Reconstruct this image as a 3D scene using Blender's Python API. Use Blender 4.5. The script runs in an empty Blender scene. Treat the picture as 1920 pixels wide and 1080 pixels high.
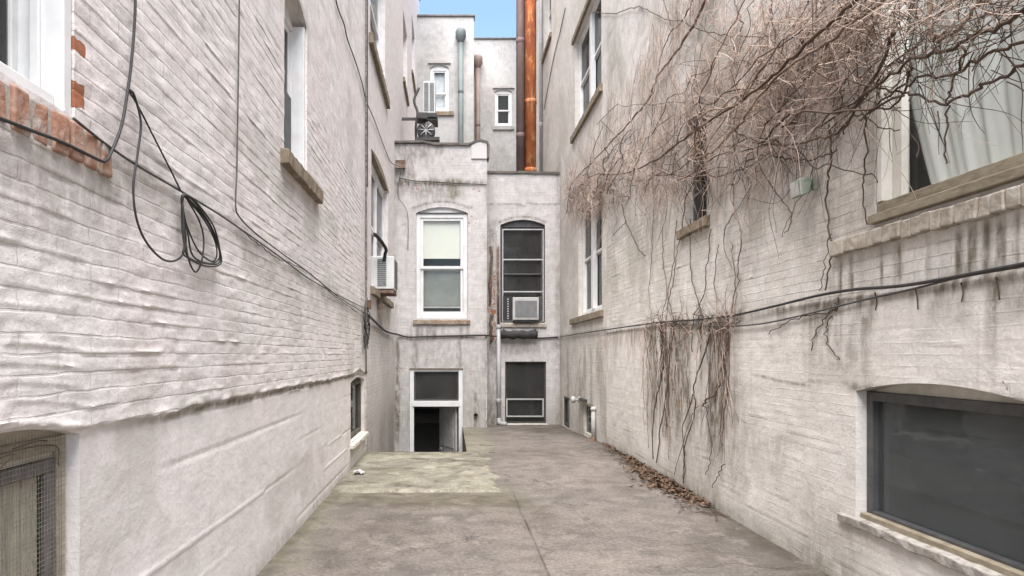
import bpy, math, random
import numpy as np
R = math.radians
random.seed(7)
sc = bpy.context.scene
COL = sc.collection
F = 1280.0; CX, CY, H = 850.0, 665.0, 1.30          # lens in pixels of a 1920 wide frame, vanishing point, eye height
XL, XLF, XR = -1.14, -1.17, 2.22                    # court faces of the walls
YC = 9.12                                           # corner of the left wing
YB1, YB2 = 13.6, 14.2                               # fronts of the two rear bays
PIT = -1.7

# ------------------------------------------------------------------ noise
def _hash(ix, iy, s):
    n = (ix.astype(np.int64) * 374761393 + iy.astype(np.int64) * 668265263 + s * 1442695041) & 0x7fffffff
    n = ((n ^ (n >> 13)) * 1274126177) & 0x7fffffff
    n = (n ^ (n >> 16)) & 0x7fffffff
    return (n % 100003) / 100003.0
def vn(x, y, s=0):
    x = np.asarray(x, float); y = np.asarray(y, float)
    ix = np.floor(x); iy = np.floor(y); fx = x - ix; fy = y - iy
    fx = fx * fx * (3 - 2 * fx); fy = fy * fy * (3 - 2 * fy)
    a = _hash(ix, iy, s); b = _hash(ix + 1, iy, s); c = _hash(ix, iy + 1, s); d = _hash(ix + 1, iy + 1, s)
    return (a * (1 - fx) + b * fx) * (1 - fy) + (c * (1 - fx) + d * fx) * fy
def fbm(x, y, s=0, o=4):
    t = 0; a = .5; n = 0
    for k in range(o):
        t = t + a * vn(x * 2 ** k, y * 2 ** k, s + k * 17); n += a; a *= .5
    return t / n
def ss(a, b, x):
    t = np.clip((x - a) / (b - a), 0, 1); return t * t * (3 - 2 * t)

# ------------------------------------------------------------------ objects
ORG = {}
def tag(o, label=None, cat=None, group=None, kind=None):
    if label: o['label'] = label
    if cat: o['category'] = cat
    if group: o['group'] = group
    if kind: o['kind'] = kind
    return o
def thing(name, loc, label, cat, group=None):
    o = bpy.data.objects.new(name, None); COL.objects.link(o)
    o.location = loc; o.empty_display_size = .1
    ORG[o.name] = tuple(loc)
    return tag(o, label, cat, group)
def copy_tree(o, parent=None):
    c = o.copy(); COL.objects.link(c); ORG[c.name] = ORG.get(o.name, (0, 0, 0))
    if parent: c.parent = parent
    for ch in [x for x in bpy.data.objects if x.parent == o]: copy_tree(ch, c)
    return c

class MB:
    def __init__(s): s.v = []; s.f = []; s.sm = []
    def add(s, vs, fs, smooth=False):
        n = len(s.v); s.v.extend(vs)
        for f in fs: s.f.append(tuple(i + n for i in f)); s.sm.append(smooth)
    def box(s, x0, x1, y0, y1, z0, z1, M=None, skip=()):
        vs = [(x, y, z) for x in (x0, x1) for y in (y0, y1) for z in (z0, z1)]
        if M: vs = [M(*v) for v in vs]
        fs = [(0, 1, 3, 2), (4, 6, 7, 5), (0, 4, 5, 1), (2, 3, 7, 6), (0, 2, 6, 4), (1, 5, 7, 3)]
        s.add(vs, [f for i, f in enumerate(fs) if i not in skip])
    def tube(s, pts, r, n=6, cap=True):
        P = [np.array(p, float) for p in pts]; m = len(P)
        rs = r if hasattr(r, '__len__') else [r] * m
        ref = np.array((.13, .21, .97)); vs = []; prev = None
        for i in range(m):
            t = P[min(i + 1, m - 1)] - P[max(i - 1, 0)]; t = t / (np.linalg.norm(t) + 1e-9)
            if prev is None:
                a = np.cross(t, ref if abs(t @ ref) < .9 else (1, 0, 0))
            else: a = prev - t * (prev @ t)
            a = a / (np.linalg.norm(a) + 1e-9); prev = a; b = np.cross(t, a)
            for k in range(n):
                q = 2 * math.pi * k / n
                vs.append(tuple(P[i] + rs[i] * (math.cos(q) * a + math.sin(q) * b)))
        fs = [(i * n + k, i * n + (k + 1) % n, (i + 1) * n + (k + 1) % n, (i + 1) * n + k) for i in range(m - 1) for k in range(n)]
        if cap: fs += [tuple(range(n))[::-1], tuple((m - 1) * n + k for k in range(n))]
        s.add(vs, fs, True)
    def lathe(s, c, prof, n=16, axis='z'):
        vs = []
        for r, h in prof:
            for k in range(n):
                q = 2 * math.pi * k / n; a, b = r * math.cos(q), r * math.sin(q)
                vs.append((c[0] + a, c[1] + b, c[2] + h) if axis == 'z' else (c[0] + a, c[1] + h, c[2] + b) if axis == 'y' else (c[0] + h, c[1] + a, c[2] + b))
        fs = [(i * n + k, i * n + (k + 1) % n, (i + 1) * n + (k + 1) % n, (i + 1) * n + k) for i in range(len(prof) - 1) for k in range(n)]
        fs += [tuple(range(n)), tuple((len(prof) - 1) * n + k for k in range(n))]
        s.add(vs, fs, True)
    def build(s, name, mat, parent=None, bevel=0, org=None, fixn=True):
        if org is None:
            org = ORG[parent.name] if parent else tuple(np.mean(np.array(s.v), axis=0)[:2]) + (min(v[2] for v in s.v),)
        me = bpy.data.meshes.new(name)
        V = np.array(s.v, float) - np.array(org)
        me.from_pydata(V.tolist(), [], s.f)
        me.polygons.foreach_set('use_smooth', s.sm)
        me.update()
        if fixn:
            import bmesh
            b = bmesh.new(); b.from_mesh(me); bmesh.ops.recalc_face_normals(b, faces=b.faces); b.to_mesh(me); b.free()
        me.materials.append(mat)
        o = bpy.data.objects.new(name, me); COL.objects.link(o)
        ORG[o.name] = org
        if parent: o.parent = parent
        else: o.location = org
        if bevel:
            m = o.modifiers.new('bevel', 'BEVEL'); m.width = bevel; m.segments = 2; m.limit_method = 'ANGLE'
        return o

def smooth_path(pts, sub=6):
    P = [np.array(p, float) for p in pts]
    if len(P) < 3: return P
    Q = [2 * P[0] - P[1]] + P + [2 * P[-1] - P[-2]]; out = []
    for i in range(1, len(Q) - 2):
        a, b, c, d = Q[i - 1], Q[i], Q[i + 1], Q[i + 2]
        for k in range(sub):
            t = k / sub
            out.append(.5 * (2 * b + (c - a) * t + (2 * a - 5 * b + 4 * c - d) * t * t + (3 * b - a - 3 * c + d) * t ** 3))
    out.append(P[-1]); return out

# wall frames: (u along the wall, z up, d out of the wall) -> world
def ML(u, z, d): return (XL + d, u, z)
def MLF(u, z, d): return (XLF + d, u, z)
def MR(u, z, d): return (XR - d, u, z)
def MB1(u, z, d): return (u, YB1 - d, z)
def MB2(u, z, d): return (u, YB2 - d, z)
# where a line of sight of the survey photo meets a wall d metres in front of its face
def onL(px, py, d=.012, X=XL):
    Y = (X + d) * F / (px - CX); return np.array((X + d, Y, H - (py - CY) * Y / F))
def onLF(px, py, d=.012): return onL(px, py, d, XLF)
def onR(px, py, d=.012):
    Y = (XR - d) * F / (px - CX); return np.array((XR - d, Y, H - (py - CY) * Y / F))
def onY(px, py, Y): return np.array(((px - CX) * Y / F, Y, H - (py - CY) * Y / F))

# ------------------------------------------------------------------ materials
def c4(c): return tuple(c) + (1,) if len(c) == 3 else tuple(c)
class NT:
    def __init__(s, name):
        s.m = bpy.data.materials.new(name); s.m.use_nodes = True; s.t = s.m.node_tree
        s.n = s.t.nodes; s.l = s.t.links; s.n.clear()
        s.out = s.n.new('ShaderNodeOutputMaterial')
    def new(s, typ, **kw):
        n = s.n.new('ShaderNode' + typ)
        for k, v in kw.items(): setattr(n, k, v)
        return n
    def link(s, a, b): s.l.new(a, b)
    def val(s, sock, v):
        if hasattr(v, 'node'): s.link(v, sock)
        else: sock.default_value = v
    def math(s, op, a, b=0.0, clamp=False):
        n = s.new('Math', operation=op, use_clamp=clamp); s.val(n.inputs[0], a); s.val(n.inputs[1], b); return n.outputs[0]
    def mix(s, f, a, b, mode='MIX'):
        n = s.new('Mix', data_type='RGBA', blend_type=mode)
        s.val(n.inputs[0], f); s.val(n.inputs[6], c4(a) if not hasattr(a, 'node') else a); s.val(n.inputs[7], c4(b) if not hasattr(b, 'node') else b)
        return n.outputs[2]
    def noise(s, co, scale, detail=4, rough=.55, dist=0):
        n = s.new('TexNoise'); s.link(co, n.inputs['Vector'])
        n.inputs['Scale'].default_value = scale; n.inputs['Detail'].default_value = detail
        n.inputs['Roughness'].default_value = rough; n.inputs['Distortion'].default_value = dist
        return n.outputs['Fac']
    def ramp(s, f, a, b, lo=0., hi=1.):
        n = s.new('MapRange', interpolation_type='SMOOTHSTEP'); s.val(n.inputs[0], f)
        n.inputs[1].default_value = a; n.inputs[2].default_value = b; n.inputs[3].default_value = lo; n.inputs[4].default_value = hi
        return n.outputs[0]
    def mapping(s, co, scale):
        n = s.new('Mapping'); s.link(co, n.inputs[0]); n.inputs['Scale'].default_value = scale; return n.outputs[0]
    def bsdf(s, col, rough=.8, metal=0., bump=None, spec=.4, dist=1.0):
        p = s.new('BsdfPrincipled'); s.val(p.inputs['Base Color'], c4(col) if not hasattr(col, 'node') else col)
        s.val(p.inputs['Roughness'], rough); p.inputs['Metallic'].default_value = metal
        p.inputs['Specular IOR Level'].default_value = spec
        if bump is not None:
            b = s.new('Bump'); b.inputs['Strength'].default_value = 1; b.inputs['Distance'].default_value = dist
            s.link(bump, b.inputs['Height']); s.link(b.outputs[0], p.inputs['Normal'])
        s.link(p.outputs[0], s.out.inputs[0]); return p

def painted_brick(name, c1, c2, brick_h=.003, rough_h=.0012, streak=.35, bx=.165, bz=.057, joint=.4, amin=.05):
    t = NT(name); uv = t.new('UVMap', uv_map='uv').outputs[0]
    wear = t.new('Attribute', attribute_name='wear'); sep = t.new('SeparateColor'); t.link(wear.outputs['Color'], sep.inputs[0])
    big = t.noise(uv, 1.1, 5, .6); mid = t.noise(uv, 7, 6, .6); fine = t.noise(uv, 45, 5, .65); tiny = t.noise(uv, 170, 3, .6)
    col = t.mix(t.ramp(big, .35, .65), c1, c2)
    pat = t.noise(uv, 2.3, 4, .55)
    col = t.mix(t.ramp(pat, .56, .7, 0, .45), col, (c2[0] * .82, c2[1] * .83, c2[2] * .82))
    m = t.math('MULTIPLY', t.ramp(mid, .3, .72, .84, 1.06), t.ramp(fine, .3, .7, .88, 1.06))
    mc = t.new('CombineColor'); [t.link(m, mc.inputs[i]) for i in range(3)]
    col = t.mix(1.0, col, mc.outputs[0], 'MULTIPLY')
    col = t.mix(t.math('SUBTRACT', .45, t.math('MULTIPLY', wear.outputs['Alpha'], .45)), col, tuple(min(1, 1.03 * x) for x in c2))
    # rain streaks
    st = t.noise(t.mapping(uv, (11, .55, 1)), 1.0, 5, .6)
    col = t.mix(t.ramp(st, .55, .8, 0, streak), col, (.27, .24, .20))
    # scuffs
    sp = t.math('MULTIPLY', t.ramp(t.noise(t.mapping(uv, (1, 2.2, 1)), 26, 3, .5), .66, .74), t.ramp(t.noise(uv, 3.1, 2), .5, .62))
    col = t.mix(t.math('MULTIPLY', sp, .5), col, (.25, .23, .20))
    # dirt, exposed brick, moss
    dn = t.ramp(t.noise(t.mapping(uv, (1, .35, 1)), 16, 6, .65), .28, .62, .15, 1)
    df = t.math('MULTIPLY', sep.outputs[0], dn, True)
    col = t.mix(df, col, t.mix(t.noise(uv, 9), (.10, .085, .065), (.20, .165, .125)))
    mo = t.math('MULTIPLY', sep.outputs[2], t.ramp(mid, .3, .6, .2, 1), True)
    col = t.mix(mo, col, (.155, .145, .085))
    chf = t.math('ADD', sep.outputs[1], t.math('MULTIPLY', t.math('SUBTRACT', t.noise(uv, 24, 5, .6), .5), 1.3))
    chip = t.ramp(chf, .5, .58)
    bc = t.mix(t.noise(uv, 13), (.36, .13, .06), (.26, .12, .075))
    col = t.mix(chip, col, bc)
    # relief
    ds = t.new('VectorMath', operation='MULTIPLY_ADD')
    nz = t.new('TexNoise'); t.link(uv, nz.inputs['Vector']); nz.inputs['Scale'].default_value = 5; nz.inputs['Detail'].default_value = 3
    t.link(nz.outputs['Color'], ds.inputs[0]); ds.inputs[1].default_value = (.028, .020, 0); t.link(uv, ds.inputs[2])
    b = t.new('TexBrick'); t.link(ds.outputs[0], b.inputs['Vector'])
    b.inputs['Scale'].default_value = 1; b.inputs['Brick Width'].default_value = bx; b.inputs['Row Height'].default_value = bz
    b.inputs['Mortar Size'].default_value = .005; b.inputs['Mortar Smooth'].default_value = .55
    amp = t.math('MULTIPLY', t.math('MULTIPLY', t.ramp(t.noise(uv, 4.3, 4, .6), .38, .66, amin, 1.2), wear.outputs['Alpha']), brick_h)
    h = t.math('MULTIPLY', b.outputs['Fac'], t.math('MULTIPLY', amp, -1))
    jd = t.math('MULTIPLY', t.math('MULTIPLY', b.outputs['Fac'], wear.outputs['Alpha']), t.ramp(t.noise(t.mapping(uv, (1, 2.5, 1)), 8, 4, .6), .45, .68, 0, joint))
    col = t.mix(jd, col, (.30, .27, .235))
    h = t.math('ADD', h, t.math('MULTIPLY', fine, rough_h * 2.2))
    h = t.math('ADD', h, t.math('MULTIPLY', tiny, rough_h * .8))
    h = t.math('ADD', h, t.math('MULTIPLY', mid, rough_h * 5))
    h = t.math('SUBTRACT', h, t.math('MULTIPLY', chip, .003))
    t.bsdf(col, .82, 0, h, .25)
    return t.m

def simple(name, c1, c2=None, scale=8, rough=.6, metal=0, bump=0, bscale=40, spec=.4, stretch=(1, 1, 1), stain=0, stain_c=(.12, .09, .06)):
    t = NT(name); co = t.mapping(t.new('TexCoord').outputs['Object'], stretch)
    n = t.noise(co, scale, 6, .62)
    col = t.mix(t.ramp(n, .32, .68), c1, c2 or tuple(x * .8 for x in c1))
    if stain: col = t.mix(t.ramp(t.noise(co, scale * .45, 5, .65), .5, .68, 0, stain), col, stain_c)
    h = t.math('MULTIPLY', t.noise(co, bscale, 5, .6), bump) if bump else None
    t.bsdf(col, t.ramp(n, .3, .7, rough, min(1, rough + .12)), metal, h, spec)
    return t.m

def glass(name, tint=(.8, .84, .84), refl=1.0, dirt=.1, dirt_c=(.3, .3, .28)):
    t = NT(name); co = t.new('TexCoord').outputs['Object']
    lw = t.new('LayerWeight'); lw.inputs[0].default_value = .5
    fr = t.math('ADD', t.math('MULTIPLY', t.math('POWER', lw.outputs['Facing'], 5.0), .9), .035)
    wob = t.new('Bump'); wob.inputs['Strength'].default_value = 1; wob.inputs['Distance'].default_value = 1
    t.link(t.math('MULTIPLY', t.noise(co, 3, 2), .003), wob.inputs['Height'])
    g = t.new('BsdfGlossy'); g.inputs['Roughness'].default_value = .03; t.link(wob.outputs[0], g.inputs['Normal'])
    tr = t.new('BsdfTransparent'); tr.inputs[0].default_value = c4(tint)
    mx = t.new('MixShader'); t.link(t.math('MULTIPLY', fr, refl, True), mx.inputs[0]); t.link(tr.outputs[0], mx.inputs[1]); t.link(g.outputs[0], mx.inputs[2])
    d = t.new('BsdfDiffuse'); d.inputs[0].default_value = c4(dirt_c)
    m2 = t.new('MixShader'); t.link(t.ramp(t.noise(co, 4, 6, .7), .3, .8, dirt * .75, dirt * 1.3), m2.inputs[0])
    t.link(mx.outputs[0], m2.inputs[1]); t.link(d.outputs[0], m2.inputs[2]); t.link(m2.outputs[0], t.out.inputs[0])
    return t.m

PAINT_L = painted_brick('painted_brick_pinkish', (.72, .658, .638), (.705, .675, .652), .0034, .0012, .14, bx=.36, joint=.40, amin=.25)
PAINT_R = painted_brick('painted_brick_beige', (.635, .595, .542), (.695, .66, .615), .0032, .0015, .30, joint=.36, amin=.2)
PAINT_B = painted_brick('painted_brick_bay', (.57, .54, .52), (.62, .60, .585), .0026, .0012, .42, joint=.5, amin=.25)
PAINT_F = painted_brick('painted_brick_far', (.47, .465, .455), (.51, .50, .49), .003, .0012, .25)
WHITE = simple('white_window_paint', (.72, .72, .71), (.64, .64, .63), 7, .4, bump=.0006, stain=.25, stain_c=(.42, .40, .36))
CREAM = simple('aged_cream_paint', (.60, .57, .50), (.50, .47, .40), 9, .55, bump=.001, stain=.35, stain_c=(.25, .21, .16))
GREYFR = simple('dark_grey_metal', (.075, .075, .075), (.05, .05, .052), 12, .45, stain=.3, stain_c=(.10, .075, .055))
ALU = simple('dull_aluminium', (.52, .52, .51), (.40, .40, .39), 20, .45, .3)
DKALU = simple('dark_bronze_metal', (.06, .055, .05), (.04, .036, .034), 12, .5)
BROWN = simple('weathered_brown_stone', (.24, .19, .135), (.16, .125, .085), 14, .85, bump=.004, bscale=30, stain=.5, stain_c=(.34, .30, .25))
ROWLOCK = simple('flaking_painted_rowlock', (.44, .40, .345), (.30, .255, .20), 16, .9, bump=.006, bscale=35, stain=.55, stain_c=(.17, .12, .08))
RUSTROW = simple('rust_stained_rowlock', (.31, .26, .21), (.22, .155, .105), 14, .9, bump=.005, bscale=35, stain=.5, stain_c=(.17, .10, .055))
REDBRICK = simple('bare_red_brick', (.29, .135, .085), (.37, .25, .19), 20, .9, bump=.006, bscale=45, stain=1, stain_c=(.42, .385, .34))
WOOD = simple('weathered_wood_trim', (.30, .26, .19), (.20, .165, .115), 10, .8, bump=.003, stretch=(1, 1, 3), stain=.3)
OLIVE = simple('dirty_olive_board', (.46, .43, .35), (.33, .305, .245), 9, .75, bump=.002, stretch=(6, 6, .5), stain=.5, stain_c=(.11, .10, .075))
PURPLE = simple('dark_purple_timber', (.17, .15, .155), (.11, .10, .10), 12, .7, stretch=(4, 4, .5))
GALV = simple('galvanised_wire', (.30, .285, .24), (.18, .165, .13), 30, .55, .4)
RUBBER = simple('black_cable_sheath', (.022, .022, .023), (.04, .038, .036), 20, .55)
GREYCABLE = simple('grey_cable_sheath', (.085, .080, .074), (.05, .047, .044), 20, .6)
PAINTCABLE = simple('paint_spattered_cable', (.22, .20, .18), (.07, .06, .055), 22, .7)
COPING = simple('dark_roof_coping', (.085, .075, .065), (.16, .14, .12), 5, .75, bump=.004, bscale=15)
COPPER = None
def copper_mat():
    t = NT('weathered_orange_copper'); co = t.new('TexCoord').outputs['Object']; st = t.mapping(co, (1, 1, .28))
    col = t.mix(t.ramp(t.noise(st, 5, 6, .65), .38, .62), (.52, .17, .065), (.31, .10, .05))
    col = t.mix(t.ramp(t.noise(st, 9, 6, .7), .53, .62, 0, .8), col, (.66, .34, .14))
    col = t.mix(t.ramp(t.noise(t.mapping(co, (6, 6, .35)), 2, 5, .6), .56, .66, 0, .7), col, (.50, .36, .25))
    col = t.mix(t.ramp(t.noise(st, 3.3, 5, .7), .58, .66, 0, .75), col, (.11, .045, .03))
    t.bsdf(col, .88, 0, t.math('MULTIPLY', t.noise(co, 30, 4), .006), .1); return t.m
COPPER = copper_mat()
PURPIPE = simple('oxidised_purple_pipe', (.14, .09, .08), (.21, .15, .14), 2.5, .6, .1, stretch=(1, 1, .6), stain=.4, stain_c=(.28, .24, .23))
VERDI = simple('verdigris_pipe', (.085, .108, .106), (.12, .14, .138), 3, .6, .1)
BRPIPE = simple('brown_pipe', (.15, .105, .09), (.20, .15, .125), 3, .6)
PVC = simple('painted_white_pipe', (.46, .46, .43), (.34, .34, .31), 5, .5, stain=.35, stain_c=(.34, .30, .26))
GREYPIPE = simple('painted_grey_pipe', (.44, .43, .43), (.36, .355, .36), 5, .55, stain=.3, stain_c=(.30, .26, .22))
RUST = simple('rusty_iron', (.17, .10, .065), (.10, .065, .05), 11, .85, bump=.002, stain=.5, stain_c=(.45, .41, .38))
ACW = simple('offwhite_appliance_metal', (.62, .62, .60), (.55, .55, .53), 5, .45, stain=.25, stain_c=(.40, .37, .32))
ACG = simple('grey_appliance_grille', (.20, .205, .205), (.14, .142, .142), 14, .5)
BLACK = simple('black_plastic', (.018, .018, .018), (.03, .03, .03), 9, .5)
FABRIC = simple('dusty_black_canvas', (.03, .03, .031), (.055, .053, .05), 12, .85, bump=.003, bscale=25)
BLIND = simple('pale_yellow_shade', (.74, .73, .63), (.72, .72, .65), 1.5, .8)
SCREEN = simple('grey_pane_reflection', (.24, .25, .235), (.19, .195, .18), 2.5, .9)  # grey of the reflection in the lower bay pane, put into colour
DOORG = simple('grey_door_paint', (.50, .50, .48), (.38, .375, .36), 8, .6, stain=.4, stain_c=(.5, .49, .46))
DARKDOOR = simple('dark_brown_screen', (.055, .045, .042), (.085, .073, .068), 5, .6)
GREEN_IN = simple('dark_olive_interior', (.105, .098, .068), (.075, .07, .05), 7, .75)  # dark interior of the small basement openings, put into colour
LAMPG = simple('grey_green_lamp_metal', (.30, .34, .30), (.20, .24, .17), 25, .55, stain=.5, stain_c=(.13, .16, .05))
PAPER = simple('white_crumpled_paper', (.52, .51, .49), (.42, .41, .39), 12, .9)
G_CLEAR = glass('window_glass', (.97, .98, .975), .5, .02)
G_DARK = glass('dusty_dark_glass', (.42, .44, .44), .65, .16, (.20, .20, .19))
G_BASE = glass('smoked_basement_glass', (.72, .76, .76), .8, .20, (.185, .192, .19))

def curtain_mat():
    t = NT('sheer_white_curtain'); co = t.new('TexCoord').outputs['Object']
    n = t.noise(t.mapping(co, (1, 14, 1)), 1.5, 3)
    col = t.mix(n, (.76, .765, .73), (.68, .69, .655))
    d = t.new('BsdfDiffuse'); t.link(col, d.inputs[0])
    tl = t.new('BsdfTranslucent'); t.link(col, tl.inputs[0])
    m = t.new('MixShader'); m.inputs[0].default_value = .25; t.link(d.outputs[0], m.inputs[1]); t.link(tl.outputs[0], m.inputs[2])
    t.link(m.outputs[0], t.out.inputs[0]); return t.m
CURTAIN = curtain_mat()

def bark(name, a, b):
    t = NT(name); co = t.new('TexCoord').outputs['Object']
    col = t.mix(t.ramp(t.noise(co, 2.2, 4), .36, .62), a, b)
    col = t.mix(t.ramp(t.noise(co, 22, 3), .45, .7, 0, .6), col, tuple(.5 * x for x in b))
    t.bsdf(col, .85, 0, None, .2); return t.m
TWIG = bark('pale_dry_twig_bark', (.55, .43, .36), (.39, .295, .24))
TWIGD = bark('dark_vine_bark', (.125, .088, .062), (.075, .052, .038))
STEM = bark('tan_vine_bark', (.30, .225, .17), (.15, .105, .08))
def leaf_mat():
    t = NT('dry_brown_leaves'); co = t.new('TexCoord').outputs['Object']
    col = t.mix(t.ramp(t.noise(co, 30, 2), .38, .62), (.125, .073, .046), (.07, .047, .034))
    col = t.mix(t.ramp(t.noise(co, 55, 2), .55, .65), col, (.25, .175, .11))
    t.bsdf(col, .8, 0, None, .2); return t.m
LEAF = leaf_mat()

def concrete(name, c1, c2, green=0.):
    t = NT(name); co = t.new('TexCoord').outputs['Object']
    wear = t.new('Attribute', attribute_name='wear'); sep = t.new('SeparateColor'); t.link(wear.outputs['Color'], sep.inputs[0])
    big = t.noise(co, .9, 5, .6); mid = t.noise(co, 4.5, 7, .65, .4); fine = t.noise(co, 38, 6, .7); tiny = t.noise(co, 190, 3, .7)
    col = t.mix(t.ramp(big, .35, .65), c1, c2)
    col = t.mix(t.ramp(mid, .42, .72, 0, .75), col, tuple(.52 * x for x in c2))
    col = t.mix(t.ramp(t.noise(co, 2.1, 6, .7, .6), .54, .7, 0, .5), col, tuple(min(1, 1.35 * x) for x in c1))
    m = t.math('MULTIPLY', t.ramp(fine, .3, .7, .66, 1.26), t.ramp(tiny, .28, .72, .74, 1.2))
    mc = t.new('CombineColor'); [t.link(m, mc.inputs[i]) for i in range(3)]
    col = t.mix(1, col, mc.outputs[0], 'MULTIPLY')
    col = t.mix(t.math('MULTIPLY', t.ramp(t.noise(co, 60, 3, .6), .67, .74), .6), col, (.07, .06, .05))
    col = t.mix(t.math('MULTIPLY', sep.outputs[0], t.ramp(mid, .25, .65, .35, 1), True), col, (.068, .056, .042))
    col = t.mix(t.math('MULTIPLY', sep.outputs[2], t.ramp(t.noise(co, 7, 5, .65), .3, .64, .12, 1), True), col, t.mix(fine, (.165, .16, .105), (.25, .238, .165)))
    wv = t.new('VectorMath', operation='MULTIPLY_ADD'); wn = t.new('TexNoise'); t.link(co, wn.inputs['Vector']); wn.inputs['Scale'].default_value = 2.2; wn.inputs['Detail'].default_value = 6; wn.inputs['Roughness'].default_value = .65
    t.link(wn.outputs['Color'], wv.inputs[0]); wv.inputs[1].default_value = (.55, .55, .55); t.link(co, wv.inputs[2])
    vo = t.new('TexVoronoi', feature='DISTANCE_TO_EDGE'); t.link(wv.outputs[0], vo.inputs['Vector']); vo.inputs['Scale'].default_value = .62
    ck = t.math('MULTIPLY', t.ramp(vo.outputs['Distance'], .002, .007, 1, 0), t.ramp(t.noise(co, .8, 2), .54, .62))
    col = t.mix(t.math('MULTIPLY', ck, .35), col, (.05, .042, .034))
    patch = t.ramp(t.noise(co, 1.7, 7, .62, .2), .555, .575, 0, .34)
    col = t.mix(patch, col, tuple(.62 * x for x in c2))
    pale = t.ramp(t.noise(co, 2.9, 7, .66), .60, .625, 0, .30)
    col = t.mix(pale, col, tuple(min(1, 1.5 * x) for x in c1))
    h = t.math('SUBTRACT', t.math('ADD', t.math('MULTIPLY', fine, .004), t.math('ADD', t.math('MULTIPLY', tiny, .0014), t.math('MULTIPLY', mid, .007))), t.math('MULTIPLY', ck, .008))
    t.bsdf(col, .88, 0, h, .25); return t.m
CONC = concrete('stained_concrete', (.190, .164, .143), (.152, .134, .118))
SLABM = concrete('mossy_concrete', (.30, .278, .22), (.245, .228, .182))

# ------------------------------------------------------------------ grid walls
def lines(a, b, sp, req=()):
    L = []; x = a
    while x < b - 1e-6: L.append(x); x += sp(x)
    L.append(b)
    for q in req:
        if a < q < b:
            k = min(range(len(L)), key=lambda i: abs(L[i] - q))
            if 0 < k < len(L) - 1 and abs(L[k] - q) < .45 * sp(q) and L[k] not in req: L[k] = q
            else: L.append(q)
    return sorted(set(L))

def grid_wall(name, M, us, zs, openings, disp, wearf, mat, parent, hole=None):
    us = np.array(us); zs = np.array(zs); U, Z = np.meshgrid(us, zs, indexing='ij')
    D = disp(U, Z); Zw = Z.copy()
    for o in openings:
        if o.get('arch'):
            uc = .5 * (o['u0'] + o['u1']); hw = .5 * (o['u1'] - o['u0'])
            k = np.clip(1 - ((U - uc) / hw) ** 2, 0, 1)
            fall = np.clip(1 - (Z - o['z1']) / .45, 0, 1) * (Z >= o['z1'] - 1e-6)
            Zw = Zw + o['arch'] * k * fall
    org = ORG[parent.name]
    nu, nz = len(us), len(zs)
    verts = [tuple(np.array(M(U[i, j], Zw[i, j], D[i, j])) - np.array(org)) for i in range(nu) for j in range(nz)]
    uv = [(U[i, j], Zw[i, j]) for i in range(nu) for j in range(nz)]
    W = wearf(U, Zw); W = list(W) + ([U * 0 + 1] if len(W) == 3 else [])
    W = np.clip(np.stack(W, -1), 0, 1).reshape(-1, 4)
    W = [tuple(w) for w in W]
    um = .5 * (us[1:] + us[:-1]); zm = .5 * (zs[1:] + zs[:-1])
    H_ = np.zeros((nu - 1, nz - 1), int) - 1
    for k, o in enumerate(openings):
        H_[np.ix_((um > o['u0']) & (um < o['u1']), (zm > o['z0']) & (zm < o['z1']))] = k
    if hole is not None: H_[hole(*np.meshgrid(um, zm, indexing='ij'))] = 99
    idx = lambda i, j: i * nz + j
    faces = []
    for i in range(nu - 1):
        for j in range(nz - 1):
            if H_[i, j] < 0: faces.append((idx(i, j), idx(i + 1, j), idx(i + 1, j + 1), idx(i, j + 1)))
    cache = {}
    def deep(i, j, k):
        key = (i, j, k)
        if key not in cache:
            dd = openings[k]['depth']
            verts.append(tuple(np.array(M(U[i, j], Zw[i, j], -dd)) - np.array(org))); o = openings[k]
            cu = .5 * (o['u0'] + o['u1']); su = 1 if U[i, j] > cu else -1
            uv.append((U[i, j] + su * dd, Zw[i, j] + (dd if Z[i, j] > o['z1'] - 1e-6 else 0)))
            w = W[idx(i, j)]; W.append((w[0] * .6, w[1] if openings[k].get('chipin') else 0, w[2], 0))
            cache[key] = len(verts) - 1
        return cache[key]
    for i in range(nu - 1):
        for j in range(nz - 1):
            k = H_[i, j]
            if k < 0 or k == 99: continue
            for (di, dj, a, b) in ((-1, 0, (i, j), (i, j + 1)), (1, 0, (i + 1, j), (i + 1, j + 1)), (0, -1, (i, j), (i + 1, j)), (0, 1, (i, j + 1), (i + 1, j + 1))):
                ii, jj = i + di, j + dj
                if 0 <= ii < nu - 1 and 0 <= jj < nz - 1 and H_[ii, jj] < 0:
                    faces.append((idx(*a), idx(*b), deep(*b, k), deep(*a, k)))
    me = bpy.data.meshes.new(name); me.from_pydata(verts, [], faces)
    me.polygons.foreach_set('use_smooth', [True] * len(faces))
    l = me.uv_layers.new(name='uv'); vi = np.zeros(len(me.loops), int); me.loops.foreach_get('vertex_index', vi)
    l.data.foreach_set('uv', np.array(uv)[vi].ravel())
    ca = me.color_attributes.new('wear', 'FLOAT_COLOR', 'POINT')
    ca.data.foreach_set('color', np.array(W).ravel())
    me.set_sharp_from_angle(angle=R(50)); me.update()
    me.materials.append(mat)
    o = bpy.data.objects.new(name, me); COL.objects.link(o); o.parent = parent; ORG[o.name] = org
    return o

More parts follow.
